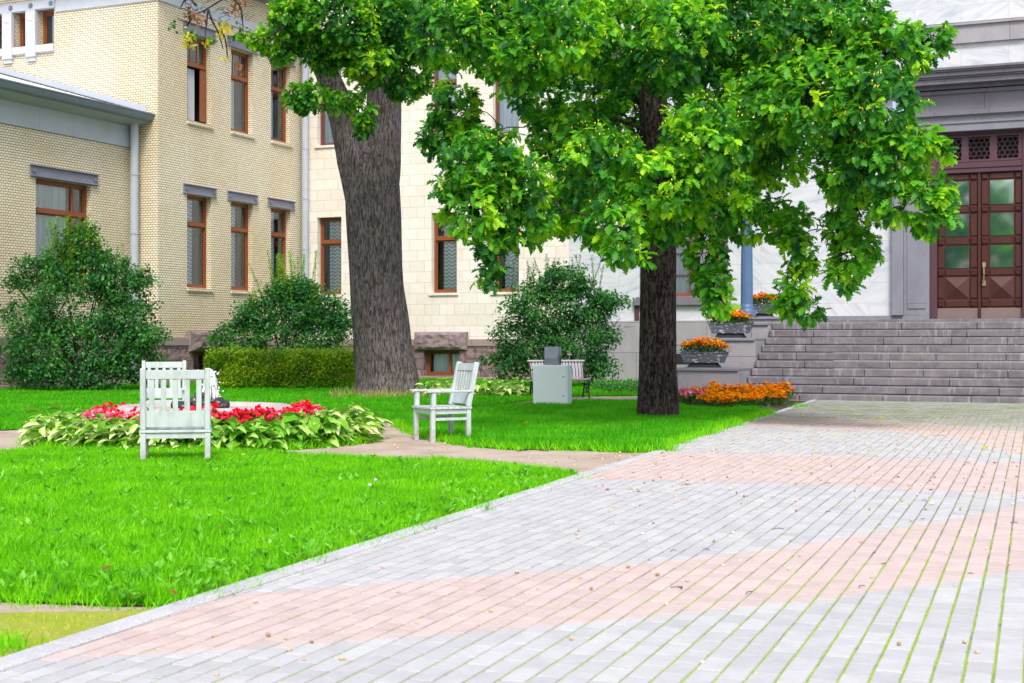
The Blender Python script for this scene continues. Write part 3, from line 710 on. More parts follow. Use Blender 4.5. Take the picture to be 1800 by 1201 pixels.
# ---- tall yellow brick building
YB = empty('brick_building', F0, RZ, 'tall yellow brick building with steel window lintels and grey drainpipe', 'building')
TS = FA(0.0); TF = FB(-8.1)
cols = [(-8.1+1.42, -8.1+2.66), (-8.1+3.74, -8.1+4.98), (-8.1+6.06, -8.1+7.26)]
ops = []
for a, b in cols: ops += [(a, b, 2.96, 5.83), (a, b, 8.1, 10.78)]
wall(TS, -8.1, 0, 1.42, 12.6, ops, .2).build('side_wall', M['yellow_brick'], YB)
sw = [(pa(76, -8.1)-.0, pa(95, -8.1)), (pa(34.5, -8.1), pa(53, -8.1)), (pa(-8, -8.1), pa(12, -8.1)), (pa(-50, -8.1), pa(-31, -8.1))]
sw = [(a-.22, b) for a, b in sw]
wall(TF, -14, 0, 1.42, 12.6, [(a, b, 10.5, 11.58) for a, b in sw], .25).build('front_wall', M['yellow_brick'], YB)
for k, (a, b) in enumerate(cols):
    window(YB, TS, a, b, 2.96, 5.83, .18, .31, 'lace', cov=(0, .6))
    window(YB, TS, a, b, 8.1, 10.78, .18, .33, 'sheer' if k else None, muntin=2, cov=(0, .55), openw=(k == 0))
    lintel(YB, TS, a-.20, b+.25, 5.84, 6.14); lintel(YB, TS, a-.20, b+.25, 10.79, 11.12)
    sill(YB, TS, a, b+.05, 2.96); sill(YB, TS, a, b+.05, 8.1)
# the open casement and pale inner shutter of the first upper window
c_ = MB(); T = TS; a, b = cols[0]; mbox(c_, T, b-.36, b-.09, 8.2, 9.8, .13, .18); c_.build('open_casement', M['wood'], YB)
c_ = MB(); mbox(c_, T, a+.42, a+.78, 8.2, 9.8, .30, .33); c_.build('inner_shutter', M['white_trim'], YB)
for a, b in sw:
    window(YB, TF, a, b, 10.5, 11.58, .24, 0, 'sheer', fw=.07, cov=(.3, 1))
    s_ = MB(); mbox(s_, TF, a-.02, b+.02, 10.26, 10.5, -.10, .2); s_.build('sill', M['trim'], YB, bevel=.02)
for i in range(len(sw)):
    bx1 = sw[i][0]; bx0 = bx1-.40 if i else bx1-.40
    q = MB(); mbox(q, TF, bx0+.02, bx1-.0, 10.15, 11.60, -.13, .04); mbox(q, TF, bx0+.05, bx1-.03, 10.02, 10.15, -.08, .04)
    for k in range(4): mbox(q, TF, bx0+.07+k*.075, bx0+.10+k*.075, 10.35, 11.15, -.145, -.12)
    mbox(q, TF, bx0+.10, bx1-.08, 11.28, 11.48, -.145, -.12); q.build('pilaster', M['white_trim'], YB, bevel=.005)
b_ = MB(); mbox(b_, TF, -14, sw[0][1]+.08, 11.60, 11.86, -.12, .05); bo = b_.build('beam', M['trim'], YB, bevel=.01)
for i in range(7):
    q = MB(); u = sw[0][1]-.02-i*.80; 
    for r_, dd in ((.085, -.135), (.05, -.16)):
        ring_ = [TF(u+r_*math.cos(k*math.pi/6), 11.73+r_*math.sin(k*math.pi/6), dd) for k in range(12)]; back = [TF(u+r_*math.cos(k*math.pi/6), 11.73+r_*math.sin(k*math.pi/6), -.12) for k in range(12)]
        q.add(ring_+back, [tuple(range(12))]+[(k, (k+1) % 12, (k+1) % 12+12, k+12) for k in range(12)])
    q.build('bolt', M['lintel'], bo)
s_ = MB(); mbox(s_, TF, sw[0][1]+.085, .05, 11.48, 11.80, -.05, .03); mbox(s_, TS, -8.098, -.01, 11.48, 11.80, -.05, .03); s_.build('string_course', M['trim'], YB)
e_ = MB(); e_.box(-14.5, .75, -8.9, .2, 12.62, 12.72); e_.box(-14.6, .85, -9.0, .2, 12.72, 12.9); e_.build('eaves', M['zinc_dark'], YB)
e_ = MB(); e_.add([(-14.5,-8.9,12.9),(.75,-8.9,12.9),(.75,8,12.9),(-14.5,8,12.9),(-7,-1,16),(-7,3,16)], [(0,1,4),(1,2,5,4),(2,3,5),(3,0,4,5)]); e_.build('roof', M['roof'], YB)
# plinth
pl = MB(); wall(lambda u, z, d: (.14-d, u, z), -8.24, 0, 0, 1.17, [(-8.1+1.55, -8.1+2.55, .25, .98)], .3, pl); wall(lambda u, z, d: (u, -8.24+d, z), -.83, .14, 0, 1.17, [], .3, pl); pl.build('plinth', M['rough_stone'], YB)
q = MB(); mbox(q, TS, -8.27, -.0, 1.17, 1.42, -.17, .0); mbox(q, TF, -.83, .165, 1.172, 1.418, -.168, 0); q.build('plinth_band', M['pink_band'], YB, bevel=.015)
q = MB(); mbox(q, TS, -8.30, 0, 0, .14, -.20, .0); mbox(q, TF, -.83, .198, .0, .138, -.198, 0); q.build('plinth_foot', M['pink_band'], YB, bevel=.015)
rock_face(YB, lambda u, z, d: (.18+(-d), u, z), -8.1+1.3, -8.1+2.9, 1.0, 1.62, .14)
window(YB, lambda u, z, d: (.14-d, u, z), -8.1+1.55, -8.1+2.55, .25, .98, .22, 0, None)
def downpipe(par, a, b, z0, z1, m='zinc', r=.085):
    p_ = MB(); p_.tube([(a, b, z0+.0), (a, b, z1)], r, 16); z = z0+.9
    while z < z1: p_.tube([(a, b, z), (a, b, z+.05)], r*1.14, 16); z += 1.75
    p_.box(a-.03, a+.03, b, b+.22, z0+2, z0+2.03)
    return p_.build('downpipe', M[m], par, smooth=False)
o = downpipe(YB, .20, -.20, .1, 11.2, r=.12)
q = MB(); q.tube([(.2,-.2,11.2),(.2,-.2,11.35),(.2,-.2,11.45)], [.12,.17,.17], 16); q.build('pipe_collar', M['zinc'], YB)

# ---- low wing in front
WG = empty('brick_annex', F0, RZ, 'low yellow brick annex with wide grey gutter and curtained window', 'building')
TW = FA(-.836); cpos = lambda px: -8.1-((-11.315-42.73*((px-900)/F))/(.4-.9165*((px-900)/F)))
wu0, wu1 = cpos(63), cpos(160)
wall(TW, -22, -8.1, 1.42, 7.08, [(wu0, wu1, 2.95, 5.78), (wu0-4.6, wu1-4.6, 2.95, 5.78)], .22).build('wall', M['yellow_brick'], WG)
for k in (0, -4.6):
    mu = wu0+(wu1-wu0)*.74+k
    window(WG, TW, wu0+k, wu1+k, 2.95, 5.78, .16, .31, 'sheer', vert=[mu], cov=(0, .72), fw=.09)
    lintel(WG, TW, cpos(52)+k, cpos(171)+k, 5.80, 6.12); sill(WG, TW, wu0+k, wu1+k, 2.95)
q = MB(); 
u = -8.105
while u > -22: mbox(q, TW, u-1.38, u-.006, 7.085, 7.72, -.05, .05); u -= 1.38
q.build('frieze', M['zinc'], WG)
sf = MB(); sf.add([TW(-22, 7.70, -.0), TW(-8.11, 7.70, -.0), TW(-8.11, 7.86, -.60), TW(-22, 7.86, -.60)], [(0,1,2,3)]); sf.build('soffit', M['zinc'], WG)
gut = MB(); prof = [(-.50, 7.84), (-.60, 7.85), (-.66, 7.90), (-.70, 7.99), (-.71, 8.03), (-.74, 8.06), (-.74, 8.09), (-.60, 8.09), (-.50, 8.0)]
n = len(prof); gut.v = [TW(-22, z, d) for d, z in prof]+[TW(-8.0, z, d) for d, z in prof]
gut.f = [(i, (i+1) % n, (i+1) % n+n, i+n) for i in range(n)]+[tuple(range(n)), tuple(range(n, 2*n))]; gut.build('gutter', M['zinc_dark'], WG)
rf = MB(); rf.add([TW(-22, 8.07, -.62), TW(-8.12, 8.07, -.62), TW(-8.12, 10.4, 7.6), TW(-22, 10.4, 7.6), TW(-22, 7.9, -.5), TW(-8.12, 7.9, -.5), TW(-8.12, 10.2, 7.6), TW(-22, 10.2, 7.6)], [(0,1,2,3), (4,5,6,7), (0,1,5,4)]); rf.build('roof', M['roof'], WG)
fl = MB(); fl.add([(-.4, -8.13, 8.16), (-8, -8.13, 10.32), (-8, -8.13, 10.50), (-.4, -8.13, 8.34), (-.4, -8.3, 8.16), (-8, -8.3, 10.32)], [(0,1,2,3), (4,5,1,0)]); fl.build('flashing', M['zinc'], WG)
q = MB(); wall(lambda u, z, d: (-.836+.14-d, u, z), -22, -8.25, 0, 1.17, [], .2, q); q.build('plinth', M['rough_stone'], WG)
q = MB(); mbox(q, TW, -22, -8.28, 1.17, 1.42, -.17, 0); q.build('plinth_band', M['pink_band'], WG, bevel=.015)
q = MB(); mbox(q, TW, -22, -8.31, 0, .14, -.20, 0); q.build('plinth_foot', M['pink_band'], WG, bevel=.015)
downpipe(WG, -.62, -8.42, .1, 7.86, r=.125)

# ---- cream stone building
CB = empty('stone_building', F0, RZ, 'cream limestone building with tall lace-curtained windows and rough pink base', 'building')
TC = FB(0.0); am = pa(1000)
cw = [(pa(558), pa(600)), (pa(758.5), pa(803)), (pa(866.5), pa(912))]
ops = [(a, b, z0, z1) for a, b in cw for z0, z1 in ((2.93, 5.62), (8.12, 10.9))]
wall(TC, .0, am, 1.38, 13.5, ops, .22).build('wall', M['cream_stone'], CB)
for a, b in cw:
    window(CB, TC, a, b, 2.93, 5.62, .2, .32, 'lace', cov=(.25, 1.05), fw=.07)
    window(CB, TC, a, b, 8.12, 10.9, .2, .32, 'sheer', cov=(.0, 1.0), fw=.06, wood_='wood_dark')
    sill(CB, TC, a-.06, b+.04, 2.93, 'cream_stone', .09, .06); sill(CB, TC, a-.06, b+.04, 8.12, 'cream_stone', .09, .06)
q = MB(); TP = FB(-.14); wall(TP, .0, am, 0, 1.14, [(pa(748), pa(811), .16, 1.0)], .3, q); q.build('plinth', M['rough_stone'], CB)
q = MB(); mbox(q, TC, .0, am, 1.14, 1.38, -.17, 0); q.build('plinth_band', M['pink_band'], CB, bevel=.015)
q = MB(); mbox(q, TC, 0, am, 0, .13, -.20, 0); q.build('plinth_foot', M['pink_band'], CB, bevel=.015)
rock_face(CB, FB(-.17), pa(734), pa(825), 1.02, 1.62, .15)
window(CB, TP, pa(748), pa(811), .16, 1.0, .24, 0, 'sheer', vert=[(pa(748)*.36+pa(811)*.64)], fw=.07, cov=(0.1, 1))
q = MB(); q.box(-.2, am, .3, 9, 13.5, 13.7); q.build('roof', M['roof'], CB)

# ---- marble building with the granite portal
MBD = empty('marble_building', F0, RZ, 'pale veined marble building with granite portal and tall wooden doors', 'building')
dc = (pa(1646)+pa(1797))/2; dl, dr = pa(1634), 2*dc-pa(1634)
mw = (pa(1124), pa(1279), 2.70, 6.1)
wall(TC, am+.003, dl-1.05, 1.95, 16, [mw], .35).build('wall', M['marble'], MBD)
q = wall(TC, dr+1.05, dr+9, 1.95, 16, [(dr+3, dr+6, 2.7, 6.1)], .35); wall(TC, dl-1.05, dr+1.05, 8.4, 16, [], .1, q); q.build('upper_wall', M['marble'], MBD)
window(MBD, TC, dr+3, dr+6, 2.7, 6.1, .3, .3, 'sheer')
wo = window(MBD, TC, mw[0], mw[1], mw[2], mw[3], .28, 0, 'sheer', vert=[pa(1157), pa(1248)], fw=.06)
q = MB(); 
for z in np.arange(2.7+.68, 6.0, .68): mbox(q, TC, mw[0]+.06, mw[1]-.06, z-.016, z+.016, .30, .36)
for px in (1140, 1207, 1265): mbox(q, TC, pa(px)-.02, pa(px)+.02, 2.76, 6.04, .295, .37)
q.build('glazing_bars', M['wood_dark'], wo)
q = MB(); mbox(q, TC, pa(1115), pa(1285), 2.43, 2.64, -.16, .02); mbox(q, TC, pa(1118), pa(1282), 2.64, 2.70, -.06, .2); q.build('sill', M['granite_trim'], MBD, bevel=.01)
q = MB(); mbox(q, TC, pa(1116), pa(1124), 1.96, 2.43, -.05, .02); mbox(q, TC, pa(1272), pa(1281), 1.96, 2.43, -.05, .02); q.build('bracket', M['door_frame'], MBD)
q = MB(); mbox(q, TC, am+.01, 17.0, 0, 1.94, -.22, 0); q.build('base', M['granite'], MBD, bevel=.01)
q = MB(); mbox(q, TC, pa(1192), pa(1216), .60, .92, -.235, -.2); q.build('vent_opening', M['dark'], MBD)
q = MB(); mbox(q, TC, 16.9, dl-.0, 1.76, 2.06, -.12, .0); mbox(q, TC, dr, dr+9, 1.76, 2.06, -.12, .0); q.build('base_course', M['granite_base'], MBD, bevel=.01)
# pilaster strips of the portal
TPt = FB(-.30)
q = MB()
for a, b in ((dl-1.05, dl-.72), (dr+.72, dr+1.05)): mbox(q, TC, a, b, 2.06, 7.30, -.22, .1)
for a, b in ((dl-.72, dl-.0), (dr, dr+.72)):
    mbox(q, TC, a, b, 2.06, 7.30, -.12, .3); mbox(q, TC, a+.12, b-.1, 2.25, 2.40, -.15, -.1); mbox(q, TC, a+.10, b-.08, 2.40, 7.1, -.145, -.12)
q.build('portal_jamb', M['granite_base'], MBD, bevel=.01)
zc = lambda y, px=1640, b=-.3: 1.3+(600-y)/F*(49.82-.4*pa(px, b)+.9165*b)
za, zb, zcn, zd, ze = zc(232), zc(207), zc(199), zc(166), zc(154)
L0, L1 = pa(1588, -.3), 2*dc-pa(1588, -.3)
q = MB(); mbox(q, TC, L0, L1, za, zc(219), -.24, .1); mbox(q, TC, L0, L1, zc(219), zb, -.28, .1); mbox(q, TC, L0, L1, zb, zb+.03, -.32, .1); q.build('architrave', M['granite_base'], MBD)
q = MB(); mbox(q, TC, L0-.03, L1+.03, zb+.03, zcn+.02, -.40, .1); mbox(q, TC, L0, L1, zcn+.02, zd, -.26, .1); mbox(q, TC, L0, L1, zd-.02, zd+.08, -.34, .1); q.build('frieze', M['granite_trim'], MBD)
q = MB()
for i, (y0, y1, pr) in enumerate(((164, 158, .45), (158, 149, .72), (149, 146, .78), (146, 139, .84), (139, 136, .90), (136, 131.5, .95))):
    mbox(q, TC, L0-pr+.25, L1+pr-.25, zc(y0)+.08, zc(y1)+.077, -pr, .1)
q.build('cornice', M['granite_trim'], MBD, bevel=.006)
q = MB(); mbox(q, TC, am+.02, dr+9, zc(77, 1690, 0), zc(46, 1690, 0), -.12, .02); mbox(q, TC, am+.02, dr+9, zc(46, 1690, 0), zc(41, 1690, 0), -.20, .02); q.build('string_course', M['granite'], MBD)
# door frame, transom grille, two door leaves
dz = lambda y: 1.3+(600-y)/F*(49.82-.4*dc+.9165*.15)
q = MB(); TD = FB(.0)
mbox(q, TD, dl+.002, dl+.20, 1.94, za-.004, .04, .4); mbox(q, TD, dr-.20, dr-.002, 1.94, za-.004, .04, .4)
mbox(q, TD, dl+.20, dr-.20, dz(303), dz(295), .06, .4); mbox(q, TD, dl+.20, dr-.20, dz(295), dz(285), .03, .4); mbox(q, TD, dl+.2, dr-.2, dz(236), za-.004, .05, .4)
df = q.build('door_frame', M['door_frame'], MBD, bevel=.01)
gz0, gz1 = dz(284), dz(237); gw = (dr-dl-.4)/3
for k in range(3):
    g = MB(); a = dl+.20+gw*k; b = a+gw; g_ = .09
    mbox(g, TD, a, a+g_, gz0, gz1, .07, .3); mbox(g, TD, b-g_, b, gz0, gz1, .07, .3); mbox(g, TD, a+g_, b-g_, gz0, gz0+.06, .072, .3); mbox(g, TD, a+g_, b-g_, gz1-.06, gz1, .072, .3)
    r_ = (b-a-2*g_)/7.6; row = 0; z = gz0+.10
    while z < gz1-.04:
        u = a+g_+(r_*1.0 if row % 2 == 0 else 0)
        while u < b-g_+.01:
            pts = [(min(max(u+r_*1.05*math.cos(R(30+60*i)), a+g_), b-g_), min(max(z+r_*1.05*math.sin(R(30+60*i)), gz0+.05), gz1-.05)) for i in range(7)]
            for (u0_, z0_), (u1_, z1_) in zip(pts[:-1], pts[1:]):
                if abs(u0_-u1_)+abs(z0_-z1_) > .01: g.beam(TD(u0_, z0_, .11), TD(u1_, z1_, .11), .022, .05, (0, 1, 0))
            u += 2*r_*.92
        z += r_*1.6; row += 1
    go = g.build('transom_grille', M['door_frame'], MBD)
    q = MB(); mbox(q, TD, a, b, gz0, gz1, .26, .28); q.build('backing', M['dark'], go)
def leaf(l0, l1, hand):
    T = FB(.12); base = MB(); mbox(base, T, l0, l1, 1.945, dz(303)-.004, .06, .13)
    W_ = l1-l0; s1 = l0+W_*.19; s2 = l1-W_*.21
    if hand > 0: s1, s2 = l0+W_*.21, l1-W_*.20
    rows = [(303.5, 316), (361, 373.5), (416, 430), (472, 485), (526, 540)]
    pan = [(317, 360), (374.5, 415), (431, 471), (486, 525)]
    def raised(u0, u1, z0, z1, h=.035, ins=.03):
        base.add([T(u0,z0,.06),T(u1,z0,.06),T(u1,z1,.06),T(u0,z1,.06),T(u0+ins,z0+ins,.06-h),T(u1-ins,z0+ins,.06-h),T(u1-ins,z1-ins,.06-h),T(u0+ins,z1-ins,.06-h)],
                 [(4,5,6,7),(0,1,5,4),(1,2,6,5),(2,3,7,6),(3,0,4,7)])
    g = .008
    for y0, y1 in rows:
        raised(l0+g, s1-g, dz(y1), dz(y0)-.006, .05, .035); raised(s2+g, l1-g, dz(y1), dz(y0)-.006, .05, .035); raised(s1, s2, dz(y1)+.006, dz(y0)-.006, .03, .03)
        for u in ((l0+s1)/2, (s2+l1)/2):
            zc_ = (dz(y0)+dz(y1))/2; pts = [T(u+.058*math.cos(i*R(30)), zc_+.058*math.sin(i*R(30)), -.0) for i in range(13)]; base.tube(pts, .010, 6, False)
    for i, (y0, y1) in enumerate(pan):
        raised(l0+g, s1-g, dz(y1), dz(y0), .03, .03); raised(s2+g, l1-g, dz(y1), dz(y0), .03, .03)
    y0, y1 = pan[3]; u0, u1, z0, z1 = s1+.01, s2-.01, dz(y1)+.01, dz(y0)-.01; cu, cz = (u0+u1)/2, (z0+z1)/2
    base.add([T(u0,z0,.055),T(u1,z0,.055),T(u1,z1,.055),T(u0,z1,.055),T(cu,cz,-.05)], [(0,1,4),(1,2,4),(2,3,4),(3,0,4)])
    lo = base.build('door', M['mahogany'], MBD)
    for y0, y1 in pan[:3]:
        p_ = MB(); mbox(p_, T, s1+.015, s2-.015, dz(y1)+.01, dz(y0)-.01, .04, .058); p_.build('pane', M['door_glass'], lo)
    k = MB(); mbox(k, T, l0+.01, l1-.01, 1.96, dz(541), .045, .06); k.build('kickplate', M['kick'], lo)
    return lo, T, s1
la, lb = pa(1646), pa(1797)
leaf(la, dc-.035, -1); d2, T, s1 = leaf(dc+.035, lb, 1)
q = MB(); mbox(q, FB(.12), dc-.033, dc+.033, 1.95, dz(303)-.01, -.0, .1); q.build('astragal', M['mahogany'], MBD)
h = MB(); u = dc+.13; T = FB(.12); mbox(h, T, u-.045, u+.045, dz(502), dz(493), -.02, .06); mbox(h, T, u-.045, u+.045, dz(470), dz(461), -.02, .06); h.tube([T(u, dz(496), -.02), T(u, dz(495), -.09), T(u+.01, dz(482), -.11), T(u, dz(467), -.09), T(u, dz(466), -.02)], .018, 8); h.build('handle', M['brass'], d2)
q = MB(); mbox(q, TC, 17.0, dr+9, 1.76, 1.94, -1.0, -.121); q.build('threshold_step', M['step'], MBD, bevel=.01)

# ---- stairs
ST = empty('outdoor_stairs', F0, RZ, 'wide weathered granite stairs of ten steps leading up to the doors', 'stairs')
SB = -11.37; G = .35
zs_ = [.136+.18*k for k in range(10)]
for k in range(10):
    b0 = SB+G*k; b1 = SB+G*(k+1)+.04 if k < 9 else -.12; u = 18.52+.0*k
    m = MB(); first = True
    while u < 31:
        L = random.uniform(1.15, 2.2)
        if first: L *= random.uniform(.3, 1); first = False
        j = random.uniform(-.005, .005); jz = random.uniform(-.003, .002)
        z0 = (zs_[k-1]+.008 if k else -.1); m.box(u+.004, u+L-.004, b0+j, b1, z0, zs_[k]+jz); u += L
    st = m.build('step', M['step'], ST, bevel=.02)
CX0, CX1 = 17.05, 18.50
def cheek(b0, b1, z, x0=CX0, x1=CX1, name='cheek_block'):
    m = MB(); m.box(x0, x1, b0, b1, -.05, z-.075); o_ = m.build(name, M['granite'], ST, bevel=.008)
    c = MB(); c.box(x0-.045, x1-.003, b0-.05, b1, z-.074, z); c.build('cap', M['granite_base'], o_, bevel=.012)
cheek(SB-.02+.02, SB+4*G+.06, .70); cheek(SB+4*G+.115, SB+8*G+.04, 1.385, CX0-.15); cheek(SB+8*G+.095, SB+12*G, 1.765)
cheek(SB+12*G+.06, -.3, 1.93)

# ------------------------------------------------------------------ lamp post on the stair cheek
lx, ly, _ = bw(17.47, -6.55)
LP = empty('street_lamp', (lx, ly, 1.93), 0, 'blue-grey fluted lamp post standing beside the stair planters', 'lamp')
m = MB(); m.lathe([(.0, 0), (.235, 0), (.235, .06), (.215, .10), (.225, .14), (.20, .19), (.185, .23), (.195, .27), (.165, .31), (.16, .33)], 40); m.build('base', M['lamp_blue'], LP, smooth=True)
m = MB(); NZ = 12
m.lathe([(.160-.035*i/NZ, .33+4.0*i/NZ) for i in range(NZ+1)], 96, wob=lambda a, z: 1-.085*abs(math.sin(a*9))); m.build('shaft', M['lamp_blue'], LP, smooth=True)
m = MB(); m.lathe([(.13, 4.33), (.17, 4.36), (.17, 4.42), (.12, 4.48), (.10, 4.6), (.22, 4.72), (.22, 4.78), (0, 4.8)], 32); m.build('capital', M['lamp_blue'], LP, smooth=True)
m = MB(); m.lathe([(.0, 4.8), (.12, 4.82), (.21, 4.95), (.25, 5.12), (.21, 5.30), (.10, 5.40), (0, 5.42)], 32); m.build('lamp_globe', plain('opal_glass', (.8, .8, .78), .2), LP, smooth=True)

# ------------------------------------------------------------------ planters with marigolds
def flower_plant(name, petal, fw_, height, nfl, petals, leafm='dark_leaf', spread=.14, fsize=.024):
    me_parts = []
    n = 60; P = np.column_stack([rng.normal(0, spread*.6, n), rng.normal(0, spread*.6, n), rng.uniform(.01, height*.75, n)])
    D = P.copy(); D[:, 2] = rng.uniform(.2, 1.2, n)*.15; D += unit(n)*.05; N = unit(n)*.5; N[:, 2] += 1
    v, f, t = leaves(P, D, N, rng.uniform(.05, .09, n), rng.uniform(.02, .035, n), SMALL_T, SMALL_F, rng.random(n))
    base = np_mesh(name, v, f, M[leafm], attrs={'tint': t})
    Ps = []; Ds = []; Ns = []; T_ = []; Ls = []
    for i in range(nfl):
        r_ = spread*math.sqrt(random.random()); a = random.uniform(0, 6.28); c = np.array([r_*math.cos(a), r_*math.sin(a), height*random.uniform(.72, 1.12)*(1-.25*(r_/spread)**2)])
        ti = random.random()
        for j in range(petals):
            d = unit(1)[0]; d[2] = abs(d[2])*.9; Ps.append(c); Ds.append(d); Ns.append(np.array([random.gauss(0, .5), random.gauss(0, .5), 1])); T_.append(min(1, max(0, ti+random.gauss(0, .15)))); Ls.append(fsize*random.uniform(.8, 1.2))
    Ls = np.array(Ls); v, f, t = leaves(np.array(Ps), np.array(Ds), np.array(Ns), Ls, Ls*.95, SMALL_T, SMALL_F, np.array(T_))
    fl_ = np_mesh('flowers', v, f, M[petal], parent=base, attrs={'tint': t})
    return base
def sect(x, y):
    a = math.degrees(math.atan2(y-FY, x-FX)) % 360
    return ['on its right side', 'at its far right', 'at its far side', 'at its far left', 'on its left side', 'at its near left', 'at its near side', 'at its near right'][int((a+22.5)//45) % 8]
def place(proto, used, x, y, z, rz, s=1.0, label=None, cat=None, group=None):
    o_ = proto if not used[0] else copy_tree(proto)
    used[0] = True; o_.location = (x, y, z); o_.rotation_euler = (0, 0, rz); o_.scale = (s, s, s*random.uniform(.9, 1.15))
    if label: tag(o_, label, cat, group)
    return o_
mg = [(flower_plant('marigold', 'orange_petal', 0,   .26, 22, 12, spread=.15, fsize=.038), [False]) for _ in range(3)]
def planter(a, b, z, L, lab):
    p_ = empty('planter', bw(a, b, z), RZ, lab, 'planter', 'planters on the stair cheek')
    m = MB(); k = .84; H0, H1 = .11, .36; t_ = .05
    m.taper(-L/2, L/2, -.24, .24, H0, H1-.03, k); m.taper(-L/2-.012, L/2+.012, -.25, .25, H1-.03, H1, .985); m.build('trough', M['planter'], p_, bevel=.006)
    m = MB(); m.taper(-L*.29, L*.29, -.15, .15, 0, H0-.001, 1.25); m.build('foot', M['iron'], p_)
    m = MB(); m.box(-L/2+.04, L/2-.04, -.21, .21, H1, H1+.01); m.build('soil', M['dark'], p_)
    return H1
spots = [((CX0+CX1)/2-.22, -10.85, .70, 1.02, 'lowest grey trough planter with peeling paint on the stair cheek', 'lowest'),
         ((CX0+CX1)/2-.02, -9.25, 1.385, .98, 'middle grey trough planter on the stair cheek left of the steps', 'middle'),
         (pa(1341, -5.3), -5.3, 1.93, .78, 'uppermost grey trough planter on the landing behind the lamp post', 'uppermost')]
for a, b, z, L, lab, wh in spots:
    H1 = planter(a, b, z, L, lab)
    n = 15 if L > .9 else 11
    for i in range(n):
        pr, us = mg[i % 3]; w_ = bw(a+(i/(n-1)-.5)*(L-.10), b+(-.11 if i % 2 else .07)+random.uniform(-.03, .03), z+H1)
        place(pr, us, w_.x, w_.y, w_.z-.03, random.uniform(0, 6), random.uniform(.85, 1.15)*(1.1 if .25 < i/(n-1) < .8 else .9), 'orange marigold blooming in the %s trough planter' % wh, 'flower', 'marigolds in the %s planter' % wh)
# marigold border in front of the stairs
border = []
for i in range(46):
    t = (i+.5)/46; px = 1236+t*165; y = 712+random.uniform(-6, 6)+4*math.sin(t*5)
    x_, y_ = gp(px, y+2+(-10 if t > .85 else 0)); border.append((x_, y_))
for i in range(20):
    t = (i+.5)/20; border.append(gp(1215+t*165, 704+random.uniform(-3, 2)))
for i, (x_, y_) in enumerate(border):
    pr, us = mg[i % 3]; place(pr, us, x_, y_, .01, random.uniform(0, 6), random.uniform(.9, 1.25), 'orange marigold in the border before the stairs, '+('front row, ' if i < 46 else 'back row, ')+('next to the pink begonias' if x_ < 4.35 else 'middle of the border' if x_ < 5.2 else 'right end by the kerb'), 'flower', 'marigolds in the border by the stairs')
pk = [(flower_plant('begonia', 'pink_petal', 0, .17, 14, 6, spread=.13, fsize=.034), [False]) for _ in range(2)]
for i in range(20):
    x_, y_ = gp(1193+i*2.5, 709+random.uniform(-8, 6)); pr, us = pk[i % 2]
    place(pr, us, x_, y_, .03, random.uniform(0, 6), random.uniform(1.1, 1.4), 'pink begonia beside the slim oak at the end of the marigold border', 'flower', 'pink begonias by the slim oak')

# ------------------------------------------------------------------ fountain and round bed
FN = empty('fountain', (FX, FY, 0), 0, 'round stone fountain basin in the middle of the flower bed', 'fountain')
m = MB(); m.lathe([(.95, 0), (.98, .22), (1.02, .27), (1.10, .30), (1.14, .35), (1.14, .42), (1.10, .46), (1.02, .465), (.97, .44), (.93, .38), (.90, .20), (0, .18)], 72); m.build('basin', M['basin'], FN, smooth=True)
m = MB(); m.lathe([(0, .405), (.925, .405)], 48); m.build('water', M['water'], FN)
m = MB(); m.tube([(0.02, 0, .3), (.02, 0, .66)], .022, 10); m.build('nozzle', M['iron'], FN)
m = MB(); 
m.lathe([(.02, .60), (.06, .62), (.09, .70), (.085, .78), (.07, .85), (.04, .92), (.0, .95)], 20, (FX+.06, FY), wob=lambda a, z: 1+.35*noise.noise(Vector((math.cos(a)*2, math.sin(a)*2, z*14))))
for i in range(120):
    a = random.uniform(0, 6.28); r_ = abs(random.gauss(0, .07)); z = random.uniform(.44, .93); m.ball((FX+.06+.04*(z < .7)+r_*math.cos(a), FY+r_*math.sin(a), z), random.uniform(.006, .02), 6, 4)
for i in range(14):
    a = random.uniform(0, 6.28); r0 = .06; m.tube([(FX+.06+r0*math.cos(a)*k, FY+r0*math.sin(a)*k, .88-.11*(k**2)) for k in (.3, .8, 1.2, 1.6, 1.95)], [.014, .016, .018, .02, .012], 6)
m.build('water_jet', M['foam'], None, smooth=True, label='white foaming water jet rising from the fountain stones', cat='water jet')
rp = []
for k in range(4):
    mm_ = MB().ball((0,0,0), (.085, .07, .055), 12, 8, .35, k); rp.append((mm_.build('stone', M['rock'], None, smooth=True), [False]))
for i in range(30):
    a = random.uniform(0, 6.28); r_ = .30*math.sqrt(random.random()); z = .41+.16*(1-r_/.32)*random.random()+.03
    if i < 6: z = .52+.02*i; r_ = .1
    pr, us = rp[i % 4]; o_ = pr if not us[0] else pr.copy()
    if us[0]: COL.objects.link(o_)
    us[0] = True; o_.location = (FX-.02+r_*1.25*math.cos(a), FY+r_*math.sin(a), z); o_.rotation_euler = (random.uniform(-.4,.4), random.uniform(-.4,.4), random.uniform(0, 6)); s_ = random.uniform(.75, 1.25); o_.scale = (s_, s_, s_)
    tag(o_, 'wet dark stone in the pile at the fountain centre', 'stone', 'stones piled in the fountain')
